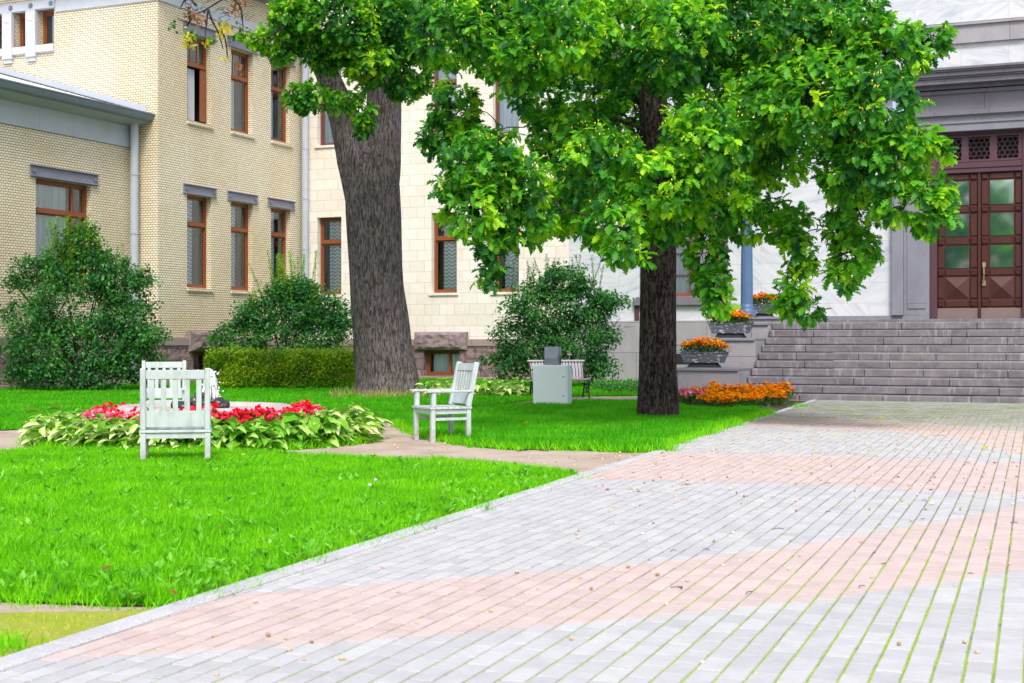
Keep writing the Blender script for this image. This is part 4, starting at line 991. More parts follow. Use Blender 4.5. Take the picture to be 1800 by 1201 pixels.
def hosta_plant(m, n=44, Lm=.155):
    ang = rng.uniform(0, 6.28, n); el = rng.uniform(.15, 1.5, n)
    P = np.column_stack([np.cos(ang)*.05, np.sin(ang)*.05, rng.uniform(.08, .33, n)])
    r_ = rng.uniform(.02, .17, n); P[:, 0] += np.cos(ang)*r_; P[:, 1] += np.sin(ang)*r_; P[:, 2] -= r_*.7
    D = np.column_stack([np.cos(ang), np.sin(ang), rng.uniform(-.25, .75, n)]); N = np.column_stack([np.cos(ang)*.2+rng.normal(0, .3, n), np.sin(ang)*.2+rng.normal(0, .3, n), np.ones(n)])
    L = Lm*rng.uniform(.7, 1.2, n); v, f, t = leaves(P, D, N, L, L*.68, HOSTA_T, HOSTA_F, rng.random(n))
    side = np.tile(np.abs(HOSTA_T[:, 0])*2, n)
    for i in range(n): pass
    return np_mesh('hosta', v, f, M[m], attrs={'tint': t, 'side': side}, smooth=True)
hv = [(hosta_plant('hosta'), [False]) for _ in range(4)]; hg = [(hosta_plant('hosta_green', 44, .17), [False]) for _ in range(3)]
for ringr, nn in ((1.97, 54), (1.78, 48), (1.60, 44)):
    for i in range(nn):
        a = 2*math.pi*i/nn+random.uniform(-.03, .03); r_ = ringr+random.uniform(-.06, .06); x_, y_ = FX+r_*math.cos(a), FY+r_*math.sin(a)
        green = (math.degrees(a) % 360 > 285 and math.degrees(a) % 360 < 330); pr, us = (hg if green else hv)[i % 3]
        s_ = random.uniform(.85, 1.2)*(1.15 if math.cos(a) > .75 else 1)*(.78 if ringr < 1.7 else 1)
        place(pr, us, x_, y_, .02, random.uniform(0, 6), s_, ('bright green' if green else 'variegated cream and green')+' hosta in the '+{1.97:'outer', 1.78:'middle', 1.60:'inner'}[ringr]+' row round the fountain, '+sect(x_, y_), 'plant', ('green hostas around the fountain' if green else 'variegated hostas around the fountain'))
rd = [(flower_plant('begonia', 'red_petal', 0, .25, 28, 7, spread=.14, fsize=.036), [False]) for _ in range(3)]
pk2 = [(flower_plant('begonia', 'pink_petal', 0, .21, 18, 6, spread=.14, fsize=.036), [False]) for _ in range(2)]
for rr, nn, hz in ((1.22, 40, .12), (1.33, 44, .12), (1.45, 46, .12)):
    for i in range(nn):
        a = 2*math.pi*i/nn+random.uniform(-.05, .05)
        if math.sin(a) > .55: continue
        x_, y_ = FX+rr*math.cos(a), FY+rr*math.sin(a)
        if (rr > 1.4 or math.cos(a) < -.5) and random.random() < .7: pr, us = pk2[i % 2]; lab = ('pink begonia', 'pink')
        else: pr, us = rd[i % 3]; lab = ('red begonia', 'red')
        place(pr, us, x_, y_, .02+hz, random.uniform(0, 6), random.uniform(.95, 1.2), lab[0]+' round the fountain, '+{1.22:'row touching the basin', 1.33:'middle row', 1.45:'row touching the hostas'}[rr]+', '+sect(x_, y_), 'flower', lab[1]+' begonias around the fountain')
for i in range(13):                                     # white edged hostas in front of the stone building
    px = (752+i*9) if i < 5 else (838+(i-5)*10.5); x_, y_ = gp(px, 697+random.uniform(-2, 3)); pr, us = hv[i % 4]
    place(pr, us, x_, y_, .01, random.uniform(0, 6), 1.15, 'white edged hosta in the row behind the lone white armchair', 'plant', 'hostas in the row before the stone building')

# ------------------------------------------------------------------ chairs
def chair(lab, W_, seat, top, nsl, panel, tilt, arm):
    c = empty('garden_chair', (0,0,0), 0, lab, 'chair', 'painted wooden garden chairs')
    D_ = .56 if nsl == 6 else .52; m = 'chair'; lw = .058; bv = .004
    for sx in (-1, 1):
        x = sx*(W_/2-lw/2)
        q = MB(); q.box(x-lw/2, x+lw/2, -D_/2, -D_/2+lw, 0, seat-.032); q.build('leg', M[m], c, bevel=bv)
        q = MB(); q.box(x-lw/2, x+lw/2, D_/2-lw, D_/2, 0, seat-.032); q.build('leg', M[m], c, bevel=bv)
        q = MB(); q.beam((x, D_/2-lw/2, seat+.001), (x, D_/2-lw/2+tilt, top), lw, lw*1.1, (0, 1, 0)); q.build('back_post', M[m], c, bevel=bv*2)
        q = MB(); q.box(x-lw/2, x+lw/2, -D_/2+.01, -D_/2+.01+lw, seat+.002, arm-.015); q.build('arm_support', M[m], c, bevel=bv)
        q = MB(); xa = sx*(W_/2-.03); q.box(xa-.042, xa+.042, -D_/2-.05, D_/2+tilt*.3-lw*.3, arm-.014, arm+.014); q.build('armrest', M[m], c, bevel=.006)
    q = MB(); n = 7
    for i in range(n): q.box(-W_/2-.012, W_/2+.012, -D_/2-.02+(D_+.03)*i/n+.003, -D_/2-.02+(D_+.03)*(i+1)/n-.003, seat-.028, seat)
    q.build('seat', M[m], c, bevel=.003)
    q = MB(); ih = .06; x0, x1 = -W_/2+lw, W_/2-lw
    q.box(x0, x1, -D_/2+.012, -D_/2+.036, seat-.03-ih, seat-.03); q.box(x0, x1, D_/2-.036, D_/2-.012, seat-.03-ih, seat-.03)
    for x in (-W_/2+.014, W_/2-.038): q.box(x, x+.024, -D_/2+lw, D_/2-lw, seat-.03-ih, seat-.03)
    q.build('apron', M[m], c, bevel=.002)
    for x in (-W_/2+.016, W_/2-.040): q = MB(); q.box(x, x+.024, -D_/2+lw, D_/2-lw, seat*.62, seat*.62+.035); q.build('stretcher', M[m], c)
    yb = lambda z: D_/2-lw/2+tilt*(z-seat)/(top-seat)
    def plank(x0, x1, z0, z1, th, name): q = MB(); xm = (x0+x1)/2; q.beam((xm, yb(z0), z0), (xm, yb(z1), z1), x1-x0, th, (0, 1, 0)); q.build(name, M[m], c, bevel=.003)
    plank(x0+.001, x1-.001, top-.115, top-.02, .03, 'top_rail')
    plank(x0+.001, x1-.001, seat+.03, seat+panel, .024, 'back_panel')
    step = (x1-x0)/(nsl)
    sw_ = step*.46 if nsl == 5 else step*.52
    for i in range(nsl):
        xm = x0+step*(i+.5); plank(xm-sw_/2, xm+sw_/2, seat+panel, top-.115, .016, 'slat')
    return c
c1 = chair('white garden chair seen from behind, standing at the lawn edge before the fountain', .72, .37, 1.02, 5, .20, .03, .58)
D1 = 15.2; c1.location = ((310-900)/F*D1, D1, .0); c1.rotation_euler = (0, 0, R(180+4))
c3 = chair('white garden chair facing the camera behind the fountain basin', .68, .38, 1.0, 5, .19, .04, .56)
D3 = 22.1; c3.location = ((288-900)/F*D3, D3, 0); c3.rotation_euler = (0, 0, R(13))
c2 = chair('pale grey garden armchair standing alone on the sandy path', .62, .455, 1.03, 6, .18, .12, .655)
D2 = 18.62; c2.location = ((777-900)/F*D2, D2, 0); c2.rotation_euler = (0, 0, R(-90+26))
def turned(o_): return o_
c1.rotation_euler = (0, 0, R(184-0))                     # back towards the camera
# chair() faces -Y: turn the first so that its back is nearest
c1.rotation_euler = (0, 0, R(191))
m = MB(); v0, f0, _ = leaves(np.array([[0,0,0.]]), np.array([[1,.3,.05]]), np.array([[0,0,1.]]), np.array([.09]), np.array([.07]), OAK_T, OAK_F, np.array([.5]))
fallp = []
for mm_ in ('yellow_leaf', 'brown_leaf'):
    fallp.append((np_mesh('fallen_leaf', v0+np.array([-.045, 0, .012]), f0, M[mm_], attrs={'tint': np.full(len(v0), .5)}), [False]))
def fallen(i, x, y, z, lab, grp, s=1):
    pr, us = fallp[i]; o_ = pr if not us[0] else pr.copy()
    if us[0]: COL.objects.link(o_)
    us[0] = True; o_.location = (x, y, z); o_.rotation_euler = (random.uniform(-.3,.3), random.uniform(-.3,.3), random.uniform(0, 6)); o_.scale = (s, s, s); tag(o_, lab, 'leaf', grp)
fallen(0, c2.location.x-.08, D2-.05, .462, 'orange yellow leaf lying on the seat of the lone armchair', None, .8)
for px, y, i, s in ((928,745,0,1.2),(996,746,1,.8),(860,708,1,1),(428,802,0,.7),(540,690,0,.8),(1190,702,0,.7),(1552,728,0,1.5),(1732,779,0,1.6),(930,725,0,.7),(300,1048,1,.6),(190,1005,1,.8),(388,935,1,.6),(810,765,0,.5),(1030,720,0,.7),(1060,728,0,.7),(165,707,0,.6)):
    x, y_ = gp(px, y, .08); fallen(i, x, y_, .10 if px < 1300 else .02, 'single fallen leaf lying on the lawn' if px < 1300 else 'large yellow fallen leaf on the pavers near the stairs', 'fallen leaves on the grass' if px < 1300 else 'yellow leaves on the far pavers', s)
for k in range(50):
    px = random.uniform(1000, 1795); y = 735+abs(random.gauss(0, 75)); x, y_ = gp(px, min(y, 960))
    if x < curb_x(y_)-.6: continue
    fallen(random.choice((0, 0, 1)), x, y_, .014, 'small dry oak leaf scattered on the pavers', 'small dry leaves on the pavers', random.uniform(.35, .7))
for k in range(40):
    t = random.random(); kk = random.randrange(10); u = random.uniform(18.6, 24.5); w_ = bw(u, SB+G*kk+random.uniform(.08, .3), zs_[kk]+.004)
    fallen(random.choice((0, 1, 1)), w_.x, w_.y, w_.z, 'small dry leaf lying on a granite step', 'dry leaves on the stairs', random.uniform(.4, .7))

# acorns lying about
ac = MB().ball((0, 0, .010), (.016, .011, .011), 8, 6); ac_m = [plain('pale_orange_acorn', (.62, .42, .27), .5), plain('pale_yellow_acorn', (.70, .64, .40), .5), plain('brown_acorn', (.38, .22, .14), .5)]
acp = []
for mm_ in ac_m: acp.append((ac.build('acorn', mm_, None, smooth=True), [False]))
pts = []
while len(pts) < 520:
    px = random.uniform(1000, 1800) if random.random() < .93 else random.uniform(150, 1000); y = 728+random.expovariate(1/95.0) if px > 1000 else random.uniform(880, 1195)
    if y > 880 and random.random() < .6: continue
    if y > 1195: continue
    x, y_ = gp(px, y)
    if x > curb_x(y_)+.03: pts.append((x, y_, .013))
    elif 14.2 < y_ < 16.6 and x > .2: pts.append((x, y_, .002))
for k in range(70):
    x, y_ = gp(random.uniform(690, 1190), random.uniform(778, 825))
    if not in_poly(np.array([x]), np.array([y_]), lawn_near)[0] and not in_poly(np.array([x]), np.array([y_]), lawn_mid)[0] and x < curb_x(y_)-.2: pts.append((x, y_, .002))
pts.sort(key=lambda q: q[1])
wgt = [0, 0, 1, 2]
for i, (x, y, z) in enumerate(pts[:290]):
    k = random.choice(wgt); pr, us = acp[k]; o_ = pr if not us[0] else pr.copy()
    if us[0]: COL.objects.link(o_)
    us[0] = True; s_ = random.uniform(.6, .95); o_.location = (x, y, z); o_.scale = (s_, s_, s_); o_.rotation_euler = (0, 0, random.uniform(0, 6)); tag(o_, ['pale orange', 'pale yellow', 'brown'][k]+' acorn lying on the '+('pink' if pink(np.array([x]), np.array([y]))[0] else 'grey')+' pavers '+('close to the camera' if y < 8.5 else 'in the middle of the forecourt' if y < 13 else 'far back'), 'acorn', 'acorns scattered on the pavers')
m = MB()
for x, y, z in pts[290:]: s_ = random.uniform(.7, 1.2); m.ball((x, y, z+.010), (.015*s_, .011*s_, .011*s_), 6, 4)
m.build('acorns', ac_m[0], None, smooth=True, kind='stuff', label='many tiny acorns strewn over the far pavers and path', cat='acorns')
tw = MB()
for k in range(20):
    x, y = gp(random.uniform(1050, 1790), random.uniform(740, 1050)); a = random.uniform(0, 6.28); L = random.uniform(.03, .08)
    tw.tube([(x, y, .02), (x+L*.5*math.cos(a), y+L*.5*math.sin(a), .024), (x+L*math.cos(a+.4), y+L*math.sin(a+.4), .018)], .0022, 5)
x, y = gp(935, 794); tw.tube([(x-.18, y, .01), (x, y+.03, .025), (x+.2, y-.03, .012)], .005, 5)
tw.build('twigs', M['bark_b'], None, kind='stuff', label='thin dry twigs scattered on the pavers and path', cat='twigs')

# ------------------------------------------------------------------ cabinet, floodlight, bench
DC = 28.3; cb = empty('electrical_cabinet', ((971-900)/F*DC, DC, 0), R(-14), 'pale green-grey metal cabinet standing on the lawn', 'cabinet'); cb.scale = (1.07, 1.07, 1.04)
m = MB(); m.box(-.33, .33, -.17, .20, .035, .80); m.build('body', M['cabinet'], cb, bevel=.008)
m = MB(); m.box(-.325, .305, -.192, -.172, .045, .795); d_ = m.build('door', M['cabinet'], cb, bevel=.006)
for z in (.22, .58):
    q = MB(); q.tube([(.25, -.19, z), (.25, -.207, z)], .015, 12); q.build('lock', M['flood'], d_)
m = MB(); m.box(-.12, .16, -.08, .16, 0, .034); m.build('plinth', M['iron'], cb)
fl = empty('floodlight', ((971-900)/F*DC, DC+.1, .832), R(-12), 'grey boxy floodlight mounted on top of the metal cabinet', 'floodlight')
m = MB(); m.add([(-.13,-.12,.03),(.13,-.12,.03),(.15,.06,.03),(-.15,.06,.03),(-.13,-.16,.14),(.13,-.16,.14),(.15,.0,.37),(-.15,.0,.37)], [(0,3,2,1),(4,5,6,7),(0,1,5,4),(1,2,6,5),(2,3,7,6),(3,0,4,7)]); m.build('housing', M['flood'], fl, bevel=.006)
m = MB(); m.box(-.17, .17, .062, .078, .02, .36); m.build('glass_frame', M['zinc'], fl, bevel=.004)
m = MB(); m.beam((-.17, 0, 0), (-.17, 0, .18), .012, .04); m.beam((.17, 0, 0), (.17, 0, .18), .012, .04); m.box(-.17, .17, -.03, .03, 0, .012); m.build('bracket', M['iron'], fl)
DB = 32.6; bn = empty('park_bench', ((984-900)/F*DB, DB, 0), R(12), 'park bench with pale slats and black cast iron scroll ends', 'bench')
BW = .66
for i in range(18):
    x = -BW+.04+i*(2*BW-.08)/17; q = MB(); q.tube([(x, .20, .44), (x, .27, .62), (x, .33, .76), (x, .36, .84)], .012, 4); q.beam((x, .215, .45), (x, .34, .80), .055, .016, (0, 1, 0)); q.build('back_slat', M['bench_wood'], bn)
q = MB(); q.tube([(-BW-.02, .36, .85), (BW+.02, .36, .85)], .024, 10); q.build('top_rail', M['bench_wood'], bn)
for i in range(5):
    q = MB(); y = -.22+i*.09; q.box(-BW, BW, y, y+.075, .43-.012*i, .455-.012*i); q.build('seat_slat', M['bench_wood'], bn, bevel=.005)
for sx in (-1, 1):
    q = MB(); x = sx*(BW-.03); r_ = .018
    q.tube([(x, -.26, 0), (x, -.22, .08), (x, -.20, .2), (x, -.25, .33), (x, -.24, .42), (x, -.1, .43), (x, .15, .40), (x, .22, .5), (x, .3, .7), (x, .36, .83), (x, .43, .87)], r_, 8)
    q.tube([(x, .33, 0), (x, .27, .12), (x, .20, .28), (x, .17, .40)], r_, 8)
    q.tube([(x, .25, .64), (x, .0, .66), (x, -.16, .66)], .014, 8)
    for c_, rr in (((-.2, .61), .055), ((-.2, .51), .04), ((-.08, .30), .07), ((.08, .28), .06), ((0, .18), .05)):
        q.tube([(x, c_[0]+rr*math.cos(R(30*k)), c_[1]+rr*math.sin(R(30*k))) for k in range(13)], .010, 6)
    q.tube([(x, -.2, .16), (x, 0, .12), (x, .25, .14)], .012, 6)
    q.build('cast_iron_end', M['iron'], bn, smooth=True)

# ------------------------------------------------------------------ trees
def trunk_wob(seed, amp, fl=0, zb=0):
    def f_(a, p):
        d = Vector((math.cos(a)*3.2, math.sin(a)*3.2, p.z*.45+seed)); e = 1+amp*noise.noise(d)+amp*.45*noise.noise(Vector((math.cos(a)*14, math.sin(a)*14, p.z*1.1+seed)))
        return e*(1+fl*math.exp(-max(0, p.z-zb)/.35)*(.55+.45*math.sin(a*5+seed)))
    return f_
def spline(pts, rad, n):
    pts = [Vector(p) for p in pts]; t = np.linspace(0, len(pts)-1, n); P = []; Rr = []
    for q in t:
        i = min(int(q), len(pts)-2); f_ = q-i
        a = pts[max(i-1, 0)]; b = pts[i]; c = pts[i+1]; d = pts[min(i+2, len(pts)-1)]
        P.append(.5*((2*b)+(-a+c)*f_+(2*a-5*b+4*c-d)*f_**2+(-a+3*b-3*c+d)*f_**3)); Rr.append(rad[i]+(rad[i+1]-rad[i])*f_)
    return P, Rr
# big grey tree on the left
TA = empty('oak_tree', at(683, 692, 34.5)*Vector((1,1,0)) if False else (at(683, 692, 34.5).x, 34.5, 0), 0, 'massive grey oak with forked leaning trunk before the stone building', 'tree')
def rel(par, p): return tuple(Vector(p)-Vector(par.location))
DA = 34.5; k = DA/F
m = MB()
P_, R_ = spline([rel(TA, at(681, 700, DA)), rel(TA, at(681, 672, DA)), rel(TA, at(672, 600, DA)), rel(TA, at(662, 500, DA)), rel(TA, at(657, 400, DA)), rel(TA, at(654, 330, DA)), rel(TA, at(652, 280, DA)), rel(TA, at(650, 225, DA+.1))], [56*k, 53*k, 49.5*k, 46.5*k, 46.5*k, 46.5*k, 40*k, 12*k], 60)
m.tube(P_, R_, 96, True, trunk_wob(1.3, .07, .16))
P_, R_ = spline([rel(TA, at(663, 370, DA-.1)), rel(TA, at(671, 300, DA-.05)), rel(TA, at(674, 220, DA)), rel(TA, at(676, 120, DA)), rel(TA, at(676, 0, DA)), rel(TA, at(672, -160, DA)), rel(TA, at(690, -330, DA))], [32*k, 33*k, 31*k, 29*k, 26*k, 20*k, 10*k], 50)
m.tube(P_, R_, 64, True, trunk_wob(4.3, .07))
P_, R_ = spline([rel(TA, at(645, 350, DA+.05)), rel(TA, at(628, 280, DA)), rel(TA, at(604, 205, DA-.1)), rel(TA, at(575, 130, DA-.4)), rel(TA, at(556, 80, DA-.7)), rel(TA, at(530, 0, DA-1)), rel(TA, at(480, -160, DA-1.5)), rel(TA, at(400, -300, DA-2))], [37*k, 35*k, 26*k, 20*k, 17*k, 15*k, 10*k, 5*k], 50)
m.tube(P_, R_, 64, True, trunk_wob(7.7, .07))
m.build('trunk', M['bark_a'], TA, smooth=True)
# slim oak
TB = empty('oak_tree', (at(1157, 735, 24.0).x, 24.0, 0), 0, 'slim dark oak with low spreading crown hung with acorns beside the path', 'tree')
DBB = 24.0; k = DBB/F; m = MB()
P_, R_ = spline([rel(TB, at(1157, 742, DBB)), rel(TB, at(1157, 715, DBB)), rel(TB, at(1156, 640, DBB)), rel(TB, at(1156, 520, DBB)), rel(TB, at(1157, 400, DBB)), rel(TB, at(1152, 250, DBB)), rel(TB, at(1146, 100, DBB)), rel(TB, at(1150, -120, DBB)), rel(TB, at(1160, -400, DBB))], [37*k, 35.5*k, 33*k, 31*k, 30*k, 27*k, 22*k, 15*k, 6*k], 80)
m.tube(P_, R_, 72, True, trunk_wob(2.1, .055, .10)); 
trunkB = m.build('trunk', M['bark_b'], TB, smooth=True)

def crown(par, blobs, mat, per_m2, Ls, seed, acorns=0, dead=0, limbs=None, bark_='bark_b', rmin=.55):
    global rng
    Ps = []; Cs = []; AC = []
    for (px, py, rx, ry, D_, dr_) in blobs:
        c = np.array(at(px, py, D_)); s = D_/F; r3 = np.array([rx*s, dr_, ry*s]); area = math.pi*rx*s*ry*s
        n = max(4, int(area*per_m2/9)); u = unit(n)*rng.uniform(rmin, 1.05, (n, 1))**.6
        Ps.append(c+u*r3); Cs.append(np.tile(c, (n, 1)))
    P0 = np.concatenate(Ps); C0 = np.concatenate(Cs); n0 = len(P0); per = 9
    ctr = np.repeat(P0, per, 0); out = np.repeat(P0-C0, per, 0); out /= np.linalg.norm(out, axis=1, keepdims=True)+1e-6
    n = len(ctr); D = unit(n)+out*.55+np.array([0, 0, -.30]); N = unit(n)*.55+out*.35+np.array([0, 0, .9])
    P = ctr+unit(n)*.05; L = Ls*rng.uniform(.6, 1.2, n)
    rt = np.repeat(np.clip(.45+.42*snoise(P0[:, 0]+P0[:, 1]*.7, P0[:, 2], 2.6, seed)+rng.normal(0, .20, n0), 0, 1), per)
    tint = np.clip(rt+rng.normal(0, .12, n), 0, 1)
    v, f, t = leaves(P-np.array(par.location), D, N, L, L*.62, OAK_T, OAK_F, tint)
    np_mesh('crown', v, f, M[mat], parent=par, attrs={'tint': t})
    if acorns:
        m = MB(); idx = rng.choice(n0, acorns, replace=False)
        for i in idx:
            c = P0[i]+(P0[i]-C0[i])*.10-np.array(par.location)
            for j in range(random.randint(2, 5)): q = c+rng.normal(0, .035, 3); m.ball(q, (.011, .011, .017), 6, 4)
        m.build('acorns', M['acorn'], par, smooth=True, kind='stuff')
    return P0, C0
def limbs(par, starts, blobs, r0, bark_, name='branch'):
    m = MB(); loc = Vector(par.location); nodes = [(q, r0*1.3) for q in starts]
    items = sorted(((at(px, py, D_)-loc, rx*D_/F, ry*D_/F, dr_) for (px, py, rx, ry, D_, dr_) in blobs), key=lambda q: min((q[0]-s_).length for s_ in starts))
    for e, rx, ry, dr_ in items:
        s, rs = min(nodes, key=lambda q: (q[0]-e).length+(.9 if q[1] < r0 else 0)+(1.5 if q[0].z < e.z-1.2 else 0)+(.6 if q[1] < .012 else 0))
        d = (e-s); L = d.length; ra = min(rs*.8, r0*.25*(.8+L*.6))
        mid1 = s+d*.35+Vector((random.uniform(-.12,.12), random.uniform(-.12,.12), .10*L))*1.0; mid2 = s+d*.7+Vector((random.uniform(-.15,.15), random.uniform(-.15,.15), .09*L))
        pp, rr = spline([s, mid1, mid2, e], [ra, ra*.8, ra*.6, ra*.42], 14)
        pp = [pp[0]]+[q+Vector(rng.normal(0, .018, 3)) for q in pp[1:-1]]+[pp[-1]]; m.tube(pp, rr, 8, True); nodes.append((e, max(.010, ra*.42))); nodes.append((mid2, max(.012, ra*.6)))
        for j in range(9):
            a = Vector(tuple(unit(1)[0])); a.z -= .25; q = e+Vector((a.x*rx*.85, a.y*dr_*.8, a.z*ry*.9)); mm1 = (e+q)/2+Vector((random.uniform(-.06,.06), 0, .08)); pp, rr = spline([e-(d*.12), mm1, q], [max(.008, ra*.4), .007, .003], 7); m.tube(pp, rr, 5, True)
    return m.build(name, M[bark_], par, smooth=True)
B = [(800,55,75,65,21,.9),(890,35,85,70,22,1),(985,60,85,75,21,1),(1090,60,85,85,22,1.1),(1190,80,85,85,21,1),(1290,50,85,80,22,1),(1390,75,85,75,21,1),(1490,70,80,75,20.5,.9),(1565,95,55,60,20,.7),
     (1628,85,38,24,20,.35),(1655,62,20,14,20,.2),(920,105,70,45,21,.8),(800,190,38,55,23,.6),(840,250,30,35,23,.5),(765,240,26,30,23,.4),
     (850,285,68,62,19,.8),(905,320,60,55,19.2,.8),(838,365,55,60,19,.7),(915,385,50,45,19.5,.7),(862,425,26,32,19,.35),(858,480,22,20,19,.25),(800,330,30,25,19,.4),
     (1000,240,65,60,22,.9),(1060,300,80,70,20.5,.9),(985,365,60,42,21.5,.8),(1075,395,55,45,20,.7),(1098,440,26,26,19.4,.3),(1120,455,18,12,19.3,.2),
     (1165,320,70,60,20,.8),(1235,250,75,75,20,.9),(1260,350,70,55,21,.8),(1170,395,60,25,21,.6),(1340,190,85,80,21,1),(1440,180,85,85,20,1),(1530,190,75,75,19.5,.9),
     (1550,280,72,65,19.5,.8),(1495,300,55,50,20,.7),(1500,365,45,30,20.3,.5),(1608,245,38,28,19,.3),(1645,262,22,16,19,.2),(1600,350,60,48,19.3,.5),(1648,340,28,20,19.2,.25),(1640,385,32,22,19.2,.3),
     (1360,290,50,35,21.5,.6),(1335,385,65,34,22,.6),(1240,445,34,32,21,.4),(1250,490,30,30,21,.35),(1262,530,26,24,21,.3),(1395,400,38,30,21.5,.4),(1405,440,26,35,21,.35),(1395,500,24,30,21,.3),(1418,545,30,14,21,.25),(1380,530,18,18,21,.2),
     (1480,400,34,25,20.6,.35),(1500,450,38,32,20.4,.35),(1478,490,22,22,20.4,.25),(1528,430,20,20,20.4,.25)]
Bback = [(1000,150,120,90,24.5,1),(1150,180,120,110,25.5,1),(1300,150,120,120,25.5,1),(1440,120,110,120,25,1),(1100,290,110,80,25,1),(1260,300,90,60,25,.9),(1200,-20,200,60,26,1.2),(880,60,90,70,25,1),(1040,340,70,50,24,.8)]
Btop = [(900,-90,120,70,22,1.4),(1080,-110,120,80,24,1.6),(1260,-100,120,80,22,1.6),(1430,-80,120,80,23,1.5),(1100,-260,150,100,24,1.8),(1300,-260,150,100,24,1.8),(1200,-420,150,100,24,1.6)]
crown(TB, B, 'oak', 1200, .162, 5, acorns=1200)
crown(TB, Bback, 'oak', 650, .16, 6)
crown(TB, Btop, 'oak', 220, .24, 8)
st_ = [Vector(rel(TB, at(1150, y, DBB))) for y in (330, 240, 150, 60, -60, -200)]
limbs(TB, st_, B+Bback+Btop, .07, 'bark_b')
A = [(600,45,95,60,30,1.2),(520,30,40,42,29.5,.8),(690,50,65,60,30.5,1),(585,92,45,36,30,.8),(650,108,48,38,30,.8),(545,170,30,22,29.5,.4),(525,172,22,14,29.3,.3),(590,178,24,14,29.8,.3),(636,190,16,30,30,.25),(642,222,12,16,30,.2),(720,115,36,55,31,.7),(702,150,20,16,30.5,.3),(745,50,40,50,31,.8),(470,70,20,14,29.5,.25),(440,66,16,10,29.5,.2),(495,88,20,18,29.5,.25)]
Atop = [(560,-70,120,60,31,1.5),(700,-80,100,60,33,1.6),(420,-110,90,60,30,1.3),(620,-230,170,90,33,2.0),(480,-240,120,80,31,1.6),(750,-250,120,90,34,1.8)]
crown(TA, A, 'oak_a', 1150, .185, 15, acorns=260)
crown(TA, Atop, 'oak_a', 130, .30, 16)
st_ = [Vector(rel(TA, at(560, 80, DA-.7))), Vector(rel(TA, at(530, 0, DA-1))), Vector(rel(TA, at(676, 60, DA))), Vector(rel(TA, at(674, -120, DA))), Vector(rel(TA, at(600, 190, DA-.1)))]
limbs(TA, st_, A+Atop, .05, 'bark_a')
# dying twig with yellow and brown leaves
m = MB(); loc = Vector(TA.location); Dt = 29.0
paths = [[(440,-60),(400,-10),(366,14),(345,24),(322,30)],[(366,14),(372,34),(385,60),(392,86)],[(400,-10),(420,8),(426,30),(427,56)],[(366,14),(362,50),(360,72)],[(345,24),(335,34),(328,48)],[(500,40),(470,66),(440,66),(420,60)],[(385,40),(396,70),(400,100)],[(345,10),(330,-5),(318,12)]]
for q in paths:
    pp, rr = spline([at(x, y, Dt)-loc for x, y in q], [.022*(1-i/len(q))+.004 for i in range(len(q))], 12); m.tube(pp, rr, 6)
for i in range(60):
    x, y = random.uniform(320, 440), random.uniform(-10, 45); a = random.uniform(0, 6.28); pp = [at(x, y, Dt)-loc, at(x+8*math.cos(a), y+6*math.sin(a), Dt+random.uniform(-.2,.2))-loc, at(x+18*math.cos(a+.3), y+14*math.sin(a+.3), Dt+random.uniform(-.3,.3))-loc]; m.tube(pp, [.007, .005, .003], 5)
m.build('branch', M['bark_b'], TA, smooth=True)
def spots_leaf(lst, mat, name, Lf=.10):
    Ps = []
    for x, y, r_, n in lst:
        for i in range(n): Ps.append(np.array(at(random.gauss(x, r_), random.gauss(y, r_), Dt+random.gauss(0, .15)))-np.array(loc))
    P = np.array(Ps); n = len(P); D = unit(n)+np.array([0,0,-.6]); N = unit(n); L = Lf*rng.uniform(.6, 1.2, n)
    v, f, t = leaves(P, D, N, L, L*.7, OAK_T, OAK_F, rng.random(n)); np_mesh(name, v, f, M[mat], parent=TA, attrs={'tint': t})
spots_leaf([(330,66,5,22),(328,78,3,10),(393,48,6,40),(386,60,4,14),(366,74,5,12),(397,106,3,4),(398,98,3,4),(342,82,2,4)], 'yellow_leaf', 'yellow_leaves')
spots_leaf([(340,28,8,30),(420,5,8,26),(425,128,4,10),(421,115,3,8),(350,38,6,12),(410,20,5,12)], 'brown_leaf', 'dead_leaves')
spots_leaf([(306,42,6,16),(337,60,5,14),(374,70,5,22),(420,60,9,34),(445,66,9,34),(468,50,10,30),(330,62,6,12)], 'oak_a', 'green_leaves')

